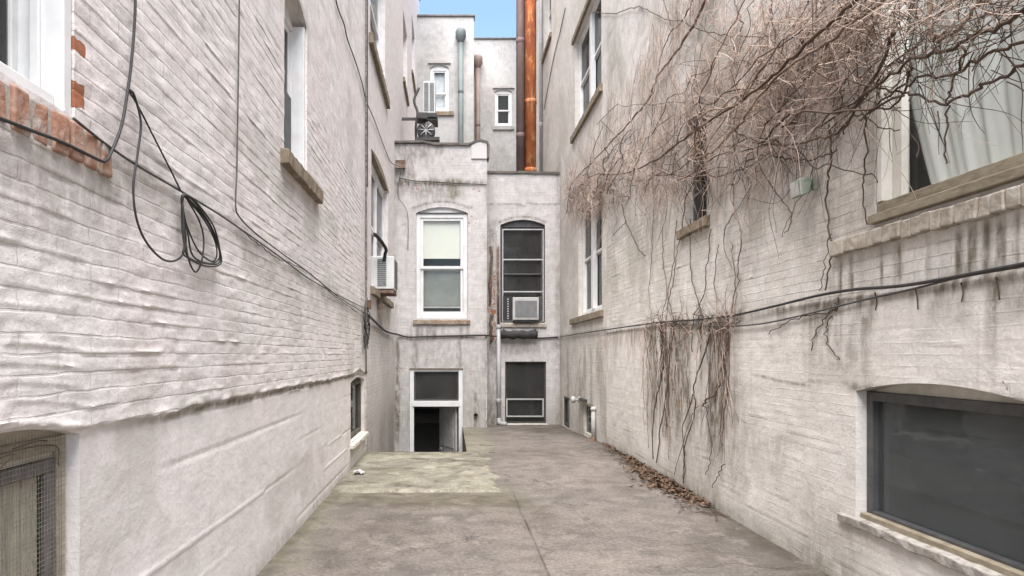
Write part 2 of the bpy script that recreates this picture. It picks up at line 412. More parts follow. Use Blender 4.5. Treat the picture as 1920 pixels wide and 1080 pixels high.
def course_relief(U, Z, amp, seed, pitch=.057):
    zw = Z + .008 * (fbm(U * .9, Z * .7, seed, 3) - .5) + .005 * (vn(U * 5, Z * 3, seed + 3) - .5)
    r = zw / pitch; k = np.floor(r + .5); f = (r - k) * pitch
    a = vn(U * 1.7 + k * 13.7, k * 7.3, seed + 9); a2 = vn(U * 6 + k * 5.1, k * 3.1, seed + 11)
    brk = ss(.38, .55, vn(U * 3.1 + k * 9.1, k * 4.7 + Z * 2, seed + 31)) * (.5 + .5 * ss(.3, .6, vn(U * 11, k * 2.9, seed + 32)))
    bead = np.exp(-(f / .0065) ** 2) * (ss(.35, .85, a) * .8 + .4 * ss(.45, .9, a2)) * brk
    under = np.exp(-((f + .012) / .008) ** 2) * ss(.3, .7, a) * .55 * (.3 + .7 * brk)
    row = np.floor(r); bu = U / .165 + .5 * (row % 2); bi = np.floor(bu); fb = (bu - bi) * .165
    face = (_hash(bi, row, seed + 21) - .5) * .36
    head = np.exp(-(np.minimum(fb, .165 - fb) / .008) ** 2) * .3 * ss(.4, .7, vn(bi * 1.3, row * 1.7, seed + 5))
    return amp * (bead - under + face - head)

# ------------------------------------------------------------------ windows (parts of a building)
def wbox(mb, M, u0, u1, z0, z1, d0, d1): mb.box(u0, u1, z0, z1, d0, d1, M)
def rim(mb, M, u0, u1, z0, z1, w, d0, d1, wt=None, wb=None):
    wt = w if wt is None else wt; wb = w if wb is None else wb
    wbox(mb, M, u0, u0 + w, z0, z1, d0, d1); wbox(mb, M, u1 - w, u1, z0, z1, d0, d1)
    wbox(mb, M, u0 + w, u1 - w, z0, z0 + wb, d0, d1); wbox(mb, M, u0 + w, u1 - w, z1 - wt, z1, d0, d1)
def arch_fill(mb, M, u0, u1, z, rise, d0, d1, n=12):
    vs = []; 
    for k in range(n + 1):
        u = u0 + (u1 - u0) * k / n; h = rise * (1 - (2 * k / n - 1) ** 2) + .012
        for (zz, dd) in ((z, d1), (z + h, d1), (z + h, d0), (z, d0)): vs.append(M(u, zz, dd))
    fs = [(k * 4 + q, k * 4 + (q + 1) % 4, k * 4 + 4 + (q + 1) % 4, k * 4 + 4 + q) for k in range(n) for q in range(4)]
    fs += [(0, 1, 2, 3), (n * 4 + 3, n * 4 + 2, n * 4 + 1, n * 4)]
    mb.add(vs, fs)
def window(parent, M, o, rec, fmat, fw=.05, sash=True, smat=None, pane_mat=G_CLEAR, upper=.5, sw=.04, head_mat=None, fill=True):
    """sash window in opening o, outer face rec behind the wall face; returns the frame"""
    u0, u1, z0, z1 = o['u0'], o['u1'], o['z0'], o['z1']
    m = MB(); rim(m, M, u0 + .003, u1 - .003, z0 + .003, z1, fw, -rec - .07, -rec)
    if o.get('arch') and fill: arch_fill(m, M, u0 + .002, u1 - .002, z1 + .001, o['arch'], -rec - .06, -rec - .008)
    fr = m.build('window', fmat, parent, .004)
    a, b, c, d = u0 + fw + .004, u1 - fw - .004, z0 + fw + .004, z1 - fw - .002
    if sash:
        zm = c + (d - c) * (1 - upper)
        for nm, q0, q1, dd in (('upper_sash', zm - .015, d, .02), ('lower_sash', c, zm + .018, .05)):
            m = MB(); rim(m, M, a, b, q0, q1, sw, -rec - dd - .026, -rec - dd); s = m.build(nm, smat or fmat, fr, .003)
            m = MB(); wbox(m, M, a + sw - .004, b - sw + .004, q0 + sw - .004, q1 - sw + .004, -rec - dd - .016, -rec - dd - .011)
            m.build('pane', pane_mat, fr)
    else:
        m = MB(); wbox(m, M, a - .006, b + .006, c - .006, d + .006, -rec - .04, -rec - .034); m.build('pane', pane_mat, fr)
    return fr
def stone_sill(parent, M, u0, u1, z0, z1, out, inn, mat=BROWN, name='sill'):
    m = MB(); n = max(6, int((u1 - u0) / .06)); vs = []
    rg = random.Random(int(u0 * 100))
    for k in range(n + 1):
        u = u0 + (u1 - u0) * k / n; j = lambda s: rg.uniform(-s, s)
        for zz, dd in ((z0 + j(.006), -inn), (z0 + j(.006), out + j(.005)), (z1 - .012 + j(.005), out + j(.005)), (z1 + .008, -inn)): vs.append(M(u, zz, dd))
    fs = [(k * 4 + q, k * 4 + (q + 1) % 4, k * 4 + 4 + (q + 1) % 4, k * 4 + 4 + q) for k in range(n) for q in range(4)] + [(0, 1, 2, 3), (n * 4 + 3, n * 4 + 2, n * 4 + 1, n * 4)]
    m.add(vs, fs); return m.build(name, mat, parent, .006)
def rowlock(parent, M, u0, u1, z0, z1, out, mat, pitch=.07, name='brick_sill', seed=1, gap=.0025, mortar=None):
    m = MB(); rg = random.Random(seed); n = int((u1 - u0) / pitch)
    for k in range(n):
        a = u0 + (u1 - u0) * k / n + gap * rg.uniform(.5, 1.5); b = u0 + (u1 - u0) * (k + 1) / n - gap * rg.uniform(.5, 1.5)
        t = rg.uniform(-.005, .003); q = rg.uniform(-.008, .004); p = out + rg.uniform(-.010, .004)
        vs = []
        for uu in (a, b):
            for zz, dd in ((z0 + q, -.03), (z0 + q, p), (z1 + t - .02, p + rg.uniform(-.008, .004)), (z1 + t, -.03)): vs.append(M(uu + rg.uniform(-.003, .003), zz, dd))
        m.add(vs, [(0, 1, 2, 3), (7, 6, 5, 4)] + [(i, (i + 1) % 4, 4 + (i + 1) % 4, 4 + i) for i in range(4)])
    o = m.build(name, mat, parent, .007); m = MB(); wbox(m, M, u0 + .004, u1 - .004, z0 + .008, z1 - .026, -.02, out - .012); m.build('mortar', mortar or mat, o)
    return o

# ================================================================== GROUND
def ground():
    xs = lines(-1.42, 2.6, lambda x: .045, (.18, .548, .556, .564, .572, XL, XR)); ys = lines(-3.0, 14.6, lambda y: .035 if 2.5 < y < 7 else .06, (9.0, 13.62))
    xs = np.array(xs); ys = np.array(ys); X, Y = np.meshgrid(xs, ys, indexing='ij')
    def hgt(X, Y):
        z = -.155 * ss(9, 14.3, Y) + .010 * (fbm(X * 1.2, Y * 1.2, 3) - .5) + .004 * (fbm(X * 7, Y * 7, 5) - .5)
        j = np.exp(-((X - .56 - .006 * (vn(Y * 2.3, Y * 0, 4) - .5)) / .006) ** 2) * ss(6.6, 6.3, Y)
        return z - .014 * j, j
    Zz, J = hgt(X, Y)
    wob = .10 * (fbm(Y * 2.2, X * 2.2, 8) - .5)
    dl = X - XL; dr = XR - X
    dirt = 1.1 * ss(.05, .015, dl) + 1.1 * ss(.05, .015, dr) + .85 * ss(.13, .0, dl + wob * .5) + .75 * ss(.30, .02, dr + wob) + .9 * ss(.5, 1, J)
    dirt += 1.0 * ss(.35, .0, np.abs(Y - 6.15 + wob) - .1) * ss(.75, .5, X) * (.25 + fbm(X * 3, Y * 3, 31))  # dirt band before the slab, with shadow at its front edge painted in
    dirt += .7 * ss(.5, .7, fbm(X * 1.6, Y * .9, 55)) * .55
    dirt += .6 * ss(11.0, 12.5, Y) * ss(1.0, 1.8, X)
    moss = .3 * ss(5.4, 6.35, Y) * ss(1.0, .4, X) * ss(7, 6.4, Y) + .7 * ss(8.8, 9.4, Y) * ss(.75, .35, X) + .35 * ss(.35, .1, dl + wob)
    nx, ny = len(xs), len(ys)
    vs = [(X[i, j], Y[i, j], Zz[i, j]) for i in range(nx) for j in range(ny)]
    W = [(min(1, float(dirt[i, j])), 0, min(1, float(moss[i, j])), 1) for i in range(nx) for j in range(ny)]
    fs = []
    ed = {}
    for i in range(nx - 1):
        for j in range(ny - 1):
            cx, cy = .5 * (xs[i] + xs[i + 1]), .5 * (ys[j] + ys[j + 1])
            if cx < .18 and 9.0 < cy: continue
            fs.append((i * ny + j, (i + 1) * ny + j, (i + 1) * ny + j + 1, i * ny + j + 1))
    def q(a): # extra sheet faces
        n = len(vs); vs.extend(a); W.extend([(.1, 0, 0, 1)] * len(a)); fs.append(tuple(range(n, n + len(a))))
    # the rest of the ground out to the horizon
    B = 900
    for x0, x1, y0, y1 in ((-B, -1.42, -B, B), (2.6, B, -B, B), (-1.42, 2.6, -B, -3.0), (-1.42, 2.6, 14.6, B)):
        z = -.16 if y0 > 10 else -.02
        q([(x0, y0, z), (x1, y0, z), (x1, y1, z), (x0, y1, z)])
    # the areaway: floor, two cheeks and steps down from the court
    q([(-1.42, 9, PIT), (.18, 9, PIT), (.18, 14.6, PIT), (-1.42, 14.6, PIT)])
    q([(.18, 9, PIT), (.18, 9, -.003), (.18, 11.5, -.06), (.18, 14.6, -.15), (.18, 14.6, PIT)])
    q([(-1.42, 9, PIT), (-1.42, 9, -.003), (.18, 9, -.003), (.18, 9, PIT)])
    n = 8
    for k in range(n):
        z1 = -.05 + (PIT + .05) * (k + 1) / (n + 1); y0 = 9.0 + .27 * k; y1 = y0 + .27; zn = -.05 + (PIT + .05) * (k + 2) / (n + 1)
        q([(-1.3, y0, z1), (.179, y0, z1), (.179, y1, z1), (-1.3, y1, z1)]); q([(-1.3, y1, zn), (.179, y1, zn), (.179, y1, z1), (-1.3, y1, z1)])
    me = bpy.data.meshes.new('ground'); me.from_pydata(vs, [], fs)
    me.polygons.foreach_set('use_smooth', [len(f) == 4 and k < (nx - 1) * (ny - 1) * .8 for k, f in enumerate(fs)])
    ca = me.color_attributes.new('wear', 'FLOAT_COLOR', 'POINT'); ca.data.foreach_set('color', np.array(W).ravel())
    me.set_sharp_from_angle(angle=R(40)); me.materials.append(CONC)
    o = bpy.data.objects.new('ground', me); COL.objects.link(o); tag(o, kind='structure', label='stained concrete floor of the narrow court between white walls')
    # the mossy raised slab at the head of the areaway
    xs = np.array(lines(XL - .02, .55, lambda x: .03)); ys = np.array(lines(6.38, 8.99, lambda y: .03))
    X, Y = np.meshgrid(xs, ys, indexing='ij')
    e = np.minimum(np.minimum(Y - 6.38 - .10 * fbm(X * 1.8, X * 0, 6) - .03 * fbm(X * 10, X * 0, 7), .55 - X - .16 * fbm(Y * 2.2, Y * 0, 9) - .03 * fbm(Y * 12, Y * 0, 10)), 1)
    Zz = .030 * ss(-.01, .035, e) - .012 + .012 * (fbm(X * 3, Y * 3, 2) - .5)
    vs = [(X[i, j], Y[i, j], Zz[i, j]) for i in range(len(xs)) for j in range(len(ys))]; ny = len(ys)
    fs = [(i * ny + j, (i + 1) * ny + j, (i + 1) * ny + j + 1, i * ny + j + 1) for i in range(len(xs) - 1) for j in range(ny - 1)]
    n = len(vs)
    vs += [(-1.16, 8.99, .02), (.55, 8.99, .02), (.55, 8.99, -.1), (-1.16, 8.99, -.1)]; fs.append((n, n + 1, n + 2, n + 3))
    me = bpy.data.meshes.new('slab'); me.from_pydata(vs, [], fs); me.polygons.foreach_set('use_smooth', [True] * len(fs))
    moss = (.03 + .46 * ss(.42, .62, fbm(X * 2.4, Y * 2.4, 12))).ravel(); dirt = (.9 * ss(.42, .6, fbm(X * 3.2, Y * 5, 14)) * (.25 + .75 * ss(7.0, 8.4, Y)) + .5 * ss(.55, .7, fbm(X * 9, Y * 9, 19)) + .5 * ss(.1, 0, X - XL) + .35 * ss(.5, .7, fbm(X * 6, Y * 6, 24)) + .5 * ss(.22, .05, .55 - X) * ss(.4, .6, fbm(X * 8, Y * 8, 25))).ravel()
    W = [(min(1, a), 0, min(1, b), 1) for a, b in zip(dirt, moss)] + [(.5, 0, .3, 1)] * 4
    ca = me.color_attributes.new('wear', 'FLOAT_COLOR', 'POINT'); ca.data.foreach_set('color', np.array(W).ravel())
    me.materials.append(SLABM); o = bpy.data.objects.new('pavement', me); COL.objects.link(o)
    tag(o, kind='structure', label='yellow-green mossy concrete slab before the basement door')
ground()

# ================================================================== LEFT BUILDING
LB = thing('apartment_building', (XL, 3.0, 0), 'white and pinkish painted brick building with lumpy courses along the left of the court', 'building')
o_n = dict(u0=1.30, u1=2.05, z0=2.01, z1=3.7, depth=.20, chipin=True)
o_m = dict(u0=4.60, u1=5.31, z0=2.68, z1=3.84, depth=.16, arch=.08)
o_b = dict(u0=1.40, u1=2.108, z0=.28, z1=1.055, depth=.16, arch=.045)
o_b2 = dict(u0=7.68, u1=8.84, z0=.31, z1=.98, depth=.16, arch=.05)
def dispL(U, Z):
    fade = ss(0, .12, YC - U)
    lump = .012 * (fbm(U * 1.1, Z * 1.3, 40) - .5) + .004 * (fbm(U * 4, Z * 7, 41) - .5) + .007 * (fbm(U * 14, Z * 26, 46, 3) - .5)
    zl = 1.068 + .030 * (fbm(U * 1.6, U * 0, 44) - .5) + .030 * (fbm(U * 9, U * 0, 45, 4) - .5)
    up = ss(-.006, .006, Z - zl)
    nearer = .65 + .35 * ss(5.5, 2.5, U)
    brick = course_relief(U, Z, .0060 * nearer, 60)
    stucco = .0055 * np.exp(-(((Z / .19 + .06 * fbm(U, Z, 47)) % 1 - .5) * .19 / .008) ** 2) * ss(.3, .6, vn(U * .9, np.floor(Z / .19) * 3.3, 48)) * np.where(vn(U * .6, Z * 3, 49) > .5, 1, -1)
    lip = .006 * np.exp(-((Z - zl - .012) / .014) ** 2) * ss(.3, .7, fbm(U * 6, U * 0, 52, 3))
    lower = -.015 + stucco + .004 * (fbm(U * 3, Z * 5, 50) - .5)
    return fade * (lump * (.35 + .65 * up)) + up * (brick * fade + lip) + (1 - up) * lower
def wearL(U, Z):
    zl = 1.068 + .030 * (fbm(U * 1.6, U * 0, 44) - .5) + .030 * (fbm(U * 9, U * 0, 45, 4) - .5)
    crack = 1.25 * np.exp(-((Z - zl + .014) / .014) ** 2) * ss(2.2, 3.0, U) * (.35 + .9 * fbm(U * 5, U * 0, 53))
    zc = np.interp(U, [2.0, 3.3, 5, 9.1], [2.1, 2.0, 1.95, 1.95])          # soot under the cable run
    sooty = .40 * np.exp(-((Z - zc + .12) / .16) ** 2) * ss(.35, .65, fbm(U * 2, Z * 3, 54)) * ss(1.6, 2.4, U)
    base = .5 * ss(.22, .02, Z + .1 * fbm(U * 3, Z * 3, 55))
    sillst = .5 * ss(1.95, 1.85, Z) * ss(1.45, 1.8, Z) * ss(2.45, 2.2, U) * (.4 + fbm(U * 5, Z * 1.5, 56))
    headst = .6 * np.exp(-((Z - 3.84) / .08) ** 2) * ss(.3, .1, np.abs(U - 4.9) - .3)
    below = .35 * ss(2.55, 2.5, Z) * ss(1.9, 2.4, Z) * ss(.1, 0, np.abs(U - 5.1) - .6) * fbm(U * 6, Z, 57)
    cours = .30 * np.exp(-(((Z / .19 + .06 * fbm(U, Z, 47)) % 1 - .5) * .19 / .006) ** 2) * ss(.3, .6, vn(U * .9, np.floor(Z / .19) * 3.3, 48)) * (Z < zl - .03)
    dirt = crack + cours + sooty + base + sillst + headst + below + .4 * ss(9.0, 9.12, U)
    jamb = ss(2.16, 2.12, U) * ss(2.04, 2.045, U) * ss(1.9, 1.95, Z) * (Z < 2.62)
    row = np.floor(Z / .076)
    blk = np.exp(-((Z - 2.085) / .045) ** 4) + np.exp(-((Z - 2.235) / .026) ** 4) + .6 * np.exp(-((Z - 2.40) / .03) ** 4)
    chip = ss(2.125, 2.10, U) * ss(2.04, 2.045, U) * blk * (.80 + .3 * fbm(U * 20, Z * 16, 91)) + .50 * ss(.62, .68, fbm(U * 3.1, Z * 5.5, 58)) * ss(3.4, 2.2, U) * ss(2.3, 2.8, Z) * .7
    chip += .62 * ss(2.34, 2.25, U) * ss(2.08, 2.12, U) * ss(1.84, 1.88, Z) * ss(2.06, 2.0, Z) * vn(U * 14, Z * 13, 3)
    bk = ss(-.01, .01, Z - zl) * (.6 + .4 * ss(1.8, 2.6, Z))
    moss = .25 * ss(.55, .7, fbm(U * 2, Z * 2.4, 59)) + .4 * np.exp(-((Z - zl) / .05) ** 2) * ss(.5, .6, fbm(U * 3, Z, 61)) + .35 * sooty
    return dirt, chip, moss, bk
zsL = lines(-.12, 6.4, lambda z: .008 if 1.0 < z < 3.3 else .012 if z < 1.0 else .035, (.28, .31, .98, 1.055, 2.01, 2.68, 3.7, 3.84, 1.05, 1.06, 1.065, 1.07, 1.075, 1.085))
usL = lines(-2, YC, lambda u: .25 if u < 1.1 else max(.013, .0065 * u), (1.3, 1.4, 2.05, 2.108, 4.6, 5.31, 7.68, 8.84, 2.115, 2.13, 2.15))
grid_wall('wall', ML, usL, zsL, [o_n, o_m, o_b, o_b2], dispL, wearL, PAINT_L, LB)
of1 = dict(u0=9.75, u1=12.2, z0=2.28, z1=4.2, depth=.16, arch=.12)
of2 = dict(u0=9.6, u1=11.7, z0=5.78, z1=7.6, depth=.14)
of3 = dict(u0=15.9, u1=17.3, z0=7.75, z1=9.35, depth=.14)
of4 = dict(u0=19.2, u1=20.7, z0=9.3, z1=10.9, depth=.14)
def disp_far(s, a=.004):
    return lambda U, Z: .010 * (fbm(U * .9, Z * .9, s) - .5) + course_relief(U, Z, a, s + 1)
def wearLF(U, Z):
    d = .45 * ss(1.95, 1.2, Z) * fbm(U * 2, Z * 1.2, 71) + .6 * ss(.6, .0, Z) * fbm(U * 2, Z, 72) + .5 * ss(2.2, 1.9, Z) * ss(1.2, 1.8, Z) * ss(.2, 0, np.abs(U - 11) - 1.4)
    d += .35 * ss(9.35, 9.12, U) * (Z < 5) + .45 * np.exp(-((Z - 5.62) / .08) ** 2) * ss(12.6, 12.2, U)
    return d, U * 0, .3 * ss(1.2, .2, Z) + .5 * np.exp(-((Z - 1.95) / .12) ** 2) * ss(.2, 0, np.abs(U - 11.8) - .6)
grid_wall('wall', MLF, lines(YC, 23.6, lambda u: .07, (9.75, 12.2, 9.6, 11.7, 15.9, 17.3, 19.2, 20.7)), lines(PIT, 13.6, lambda z: .03 if z < 5 else .08, (2.28, 4.2, 5.78, 7.6, 7.75, 9.35, 9.3, 10.9)),
          [of1, of2, of3, of4], disp_far(80), wearLF, PAINT_L, LB)
m = MB(); m.box(-6, XL - .30, -2, YC - .01, 6.2, 6.35); m.box(XL - .30, XL + .03, -2, YC, 6.32, 6.42); m.box(-6, XLF - .30, YC, 23.6, 13.4, 13.55); m.box(XLF - .30, XLF + .03, YC + .002, 23.6, 13.52, 13.62); m.build('roof', COPING, LB)  # near wing roof, out of view, set low to let sky light in
m = MB(); m.box(-6.15, XL - .01, -2.15, -2, -.2, 6.4); m.box(-6.15, -6, -2, 23.6, PIT, 13.5); m.box(-6, XLF - .01, 23.6, 23.75, PIT, 13.5); m.box(-6, XLF - .17, YC + .02, YC + .17, 6.0, 13.5); m.build('side_wall', PAINT_L, LB)

# near upper window: white boxed jamb, sash, bare brick sill
fr = window(LB, ML, o_n, .10, WHITE, .025, True, WHITE, G_DARK, .5, .028)
m = MB(); wbox(m, ML, o_n['u1'] - .045, o_n['u1'] - .004, o_n['z0'] + .004, o_n['z1'], -.10, -.004); wbox(m, ML, o_n['u1'] - .058, o_n['u1'] - .0455, o_n['z0'] + .052, o_n['z1'], -.10, -.07)
m.build('jamb_casing', WHITE, fr, .004)
m = MB(); wbox(m, ML, o_n['u0'], o_n['u1'] - .05, o_n['z0'] + .004, o_n['z0'] + .05, -.10, -.03); m.build('sill_board', WHITE, fr, .004)
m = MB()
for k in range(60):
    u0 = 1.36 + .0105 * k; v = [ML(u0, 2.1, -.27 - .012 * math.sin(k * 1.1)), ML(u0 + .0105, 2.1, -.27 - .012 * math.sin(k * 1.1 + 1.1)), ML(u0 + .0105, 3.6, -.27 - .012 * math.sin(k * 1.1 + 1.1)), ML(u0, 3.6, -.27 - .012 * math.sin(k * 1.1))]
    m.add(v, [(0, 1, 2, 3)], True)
m.build('curtain', simple('dark_grey_net', (.16, .16, .155), (.09, .09, .09), 2, .9, stretch=(1, 6, 1)), fr, fixn=False)  # plain dark grey net colour
b = rowlock(LB, ML, 1.3, 2.27, 1.885, 2.012, .016, REDBRICK, .088, seed=5, gap=.009, mortar=simple('grey_lime_mortar', (.42, .38, .33), (.30, .27, .23), 20, .9, bump=.004)); b['label'] = 'bare orange brick sill with flaking paint'
# middle upper window
fr = window(LB, ML, o_m, .10, WHITE, .05, True, WHITE, G_DARK, .55, .035)
m = MB(); wbox(m, ML, 5.268, 5.306, 2.70, 3.83, -.10, -.012); m.build('jamb_casing', WHITE, fr, .003)
m = MB(); wbox(m, ML, 4.66, 5.25, 2.74, 3.27, -.118, -.108); m.build('insect_screen', simple('dark_screen', (.10, .11, .11), (.07, .08, .08), 3, .8), fr)
stone_sill(LB, ML, 4.50, 5.72, 2.56, 2.675, .055, .10)
# near basement window with wire mesh
fr = window(LB, ML, o_b, .055, simple('pale_weathered_wood', (.46, .41, .33), (.34, .30, .235), 10, .8, bump=.003, stretch=(1, 1, 3), stain=.4, stain_c=(.2, .16, .11)), .045, False, pane_mat=G_CLEAR)
fr['label'] = 'weathered basement window frame covered by wire mesh'
m = MB(); wbox(m, ML, 1.45, 2.058, .95, .99, -.069, -.058); wbox(m, ML, 2.0, 2.057, .33, .949, -.069, -.057); m.build('rail', PURPLE, fr, .003)
m = MB()
for k in range(14): wbox(m, ML, 1.45 + .039 * k, 1.45 + .039 * k + .036, .33, .95, -.09, -.072 - .003 * (k % 2))
m.build('inner_panel', OLIVE, fr, .002)
m = MB(); wbox(m, ML, 1.45, 2.058, .992, 1.01, -.09, -.07); wbox(m, ML, 1.45, 2.058, 1.012, 1.04, -.10, -.08); m.build('head_board', CREAM, fr)
m = MB()
for k in range(45):
    u = 1.445 + .0142 * k; m.tube([ML(u + random.uniform(-.001, .001), .31, -.05), ML(u, .65, -.047 + random.uniform(-.002, .002)), ML(u, 1.075, -.05)], .0009, 4, False)
for k in range(53):
    z = .32 + .0142 * k; m.tube([ML(1.43, z, -.048), ML(2.09, z, -.048)], .0009, 4, False)
m.build('wire_mesh', GALV, fr)
m = MB()
rg = random.Random(5)
for k in range(3):
    p = [ML(1.5 + rg.uniform(0, .5), 1.02 + rg.uniform(0, .04), -.03), ML(1.6 + rg.uniform(0, .4), 1.03 + rg.uniform(-.03, .03), -.03), ML(1.7 + rg.uniform(0, .36), 1.0 + rg.uniform(-.04, .06), -.03)]
    m.tube(smooth_path(p), .002, 4)
m.build('dead_stems', TWIGD, fr)
# far basement window
fr = window(LB, ML, o_b2, .055, GREEN_IN, .05, False, pane_mat=G_DARK)
m = MB(); wbox(m, ML, 7.7, 8.8, .33, 1.06, -.12, -.1); m.build('inner_panel', GREEN_IN, fr)  # olive sheet painted as the dark interior behind the pane
stone_sill(LB, ML, 7.60, 8.92, .245, .305, .035, .11, CREAM)
# windows of the rear wing
fr1 = window(LB, MLF, of1, .06, WHITE, .07, True, WHITE, G_CLEAR, .5, .05)
m = MB(); wbox(m, MLF, 10.93, 11.0, 2.36, 4.12, -.12, -.062); m.build('mullion', WHITE, fr1, .003)
m = MB(); arch_fill(m, MLF, 9.7, 12.3, 4.21, .11, -.055, .012); m.build('head_arch', BROWN, fr1, .004)
stone_sill(LB, MLF, 9.6, 12.75, 2.16, 2.275, .06, .05)
fr = window(LB, MLF, of2, .08, WHITE, .06, True, WHITE, G_CLEAR, .5, .05); stone_sill(LB, MLF, 9.45, 12.0, 5.62, 5.775, .06, .07)
for o in (of3, of4):
    window(LB, MLF, o, .09, WHITE, .06, True, WHITE, G_DARK, .5, .05); stone_sill(LB, MLF, o['u0'] - .1, o['u1'] + .12, o['z0'] - .12, o['z0'] - .004, .05, .08)

# ================================================================== RIGHT BUILDING
RBD = thing('apartment_building', (XR, 3.0, 0), 'beige-white painted brick building under the bare vine, right of the court', 'building')
r_b = dict(u0=2.55, u1=3.754, z0=.40, z1=1.10, depth=.15, arch=.065)
r_u = dict(u0=2.45, u1=3.60, z0=2.03, z1=3.95, depth=.17)
r_s = dict(u0=5.98, u1=6.55, z0=2.52, z1=3.5, depth=.14)
def dispR(U, Z):
    fade = ss(0, .15, 9.9 - U)
    zl = 1.63 + .03 * (fbm(U * 1.2, U * 0, 144) - .5)
    up = ss(-.012, .012, Z - zl)
    lump = .016 * (fbm(U * .9, Z * 1.1, 140) - .5) + .006 * (fbm(U * 4, Z * 6, 141) - .5) + .003 * (fbm(U * 14, Z * 22, 146) - .5)
    return fade * (lump + up * course_relief(U, Z, .0052, 160) + (1 - up) * (.008 + course_relief(U, Z, .0036, 161)))
def wearR(U, Z):
    zl = 1.63 + .03 * (fbm(U * 1.2, U * 0, 144) - .5)
    cab = .75 * np.exp(-((Z - zl + .02) / .035) ** 2) * (.4 + fbm(U * 3, Z * 3, 145)) + .45 * np.exp(-((Z - 1.53) / .11) ** 2) * ss(.35, .6, fbm(U * 7, Z * .8, 147))
    drip = .95 * ss(1.90, 1.82, Z) * ss(1.60, 1.70, Z) * ss(4.05, 3.9, U) * ss(.48, .66, vn(U * 26, Z * .6, 148))
    drip2 = .55 * ss(1.62, 1.55, Z) * ss(1.0, 1.6, Z) * ss(4.3, 3.5, U) * ss(.55, .75, vn(U * 15, Z * .4, 149))
    vine = .85 * ss(5.25, 5.55, U) * ss(7.95, 7.5, U) * ss(1.68, 1.60, Z) * ss(-.1, .6, Z + .0) * ss(.35, .65, vn(U * 9, Z * .7, 150)) * ss(.0, .9, Z)
    vine2 = .18 * ss(2.1, 2.6, Z) * ss(4.9, 4.2, Z) * ss(4.0, 5.0, U) * fbm(U * 4, Z * 4, 151)
    base = .55 * ss(.25, .0, Z + .15 * fbm(U * 3, Z * 3, 152))
    crk = .8 * np.exp(-((Z - 1.13 - .02 * np.sin(U * 4)) / .010) ** 2) * ss(4.2, 4.3, U) * ss(5.1, 5.0, U)
    head = .7 * np.exp(-((Z - 1.12) / .025) ** 2) * ss(.1, 0, np.abs(U - 3.2) - .62)
    gen = .34 * ss(.46, .68, fbm(U * 1.5, Z * 1.5, 153))
    mo = .35 * ss(.5, .68, fbm(U * 2, Z * 1.6, 154)) * ss(1.5, 2.4, Z) + .5 * drip * .6 + .3 * ss(.3, 0, Z)
    return cab + drip + drip2 + vine + vine2 + base + crk + head + gen, .35 * ss(.70, .76, fbm(U * 4, Z * 6, 155)), mo, .25 + .75 * ss(-.02, .02, Z - zl)
grid_wall('wall', MR, lines(-2, 9.9, lambda u: .25 if u < 1.8 else max(.016, .006 * u), (2.45, 2.55, 3.6, 3.754, 5.98, 6.55)),
          lines(-.15, 6.7, lambda z: .012 if z < 3.2 else .035, (.4, 1.1, 2.03, 3.95, 2.52, 3.5)), [r_b, r_u, r_s], dispR, wearR, PAINT_R, RBD)
rf1 = dict(u0=10.2, u1=12.1, z0=1.98, z1=3.9, depth=.14); rf2 = dict(u0=10.25, u1=12.45, z0=5.35, z1=7.0, depth=.14)
rf3 = dict(u0=10.85, u1=11.65, z0=-.06, z1=.5, depth=.14); rf4 = dict(u0=13.05, u1=13.75, z0=-.12, z1=.47, depth=.2); rf5 = dict(u0=15.5, u1=16.7, z0=8.6, z1=10.4, depth=.14)
def dispRF(U, Z): return ss(0, .15, U - 9.9) * (.012 * (fbm(U * .9, Z * 1.1, 170) - .5) + course_relief(U, Z, .004, 171))
def wearRF(U, Z):
    zl = 1.65
    cab = .7 * np.exp(-((Z - zl) / .05) ** 2) * (.4 + fbm(U * 3, Z * 3, 145))
    st = .5 * ss(1.6, 1.3, Z) * ss(-.2, .5, Z) * ss(.5, .7, vn(U * 4, Z * .5, 172)) + .5 * ss(.35, .0, Z) * fbm(U * 3, Z * 2, 173)
    sl = .55 * np.exp(-((U - 12.2 + (Z - .9) * .8) / .05) ** 2) * ss(.5, .55, Z) * ss(1.4, 1.2, Z)
    vine = .5 * ss(4.6, 4.2, Z) * ss(3.2, 3.8, Z) * fbm(U * 3, Z * 3, 174)
    return cab + st + sl + vine + .35 * ss(13.9, 14.2, U) * (Z < 5.3), U * 0, .2 * ss(.5, .7, fbm(U * 2, Z * 2, 175))
grid_wall('wall', MR, lines(9.9, 23.6, lambda u: .07, (10.2, 12.1, 10.25, 12.45, 10.85, 11.65, 13.05, 13.75, 15.5, 16.7)), lines(-.35, 13.6, lambda z: .03 if z < 5 else .08, (1.98, 3.9, 5.35, 7.0, -.06, .5, -.12, .47, 8.6, 10.4)),
          [rf1, rf2, rf3, rf4, rf5], dispRF, wearRF, PAINT_R, RBD)
m = MB(); m.box(XR + .3, 7, -2, 9.89, 6.5, 6.65); m.box(XR - .03, XR + .3, -2, 9.89, 6.63, 6.73); m.box(XR + .3, 7, 9.9, 23.6, 13.4, 13.55); m.box(XR - .03, XR + .3, 9.9, 23.6, 13.52, 13.62); m.build('roof', COPING, RBD)  # unseen near roof stepped low so more light reaches the court
m = MB(); m.box(XR + .01, 7.15, -2.15, -2, -.2, 6.7); m.box(7, 7.15, -2, 23.6, -.2, 13.5); m.box(XR + .01, 7, 23.6, 23.75, -.2, 13.5); m.box(XR + .004, 7, 9.905, 10.05, 6.4, 13.5); m.build('side_wall', PAINT_R, RBD)
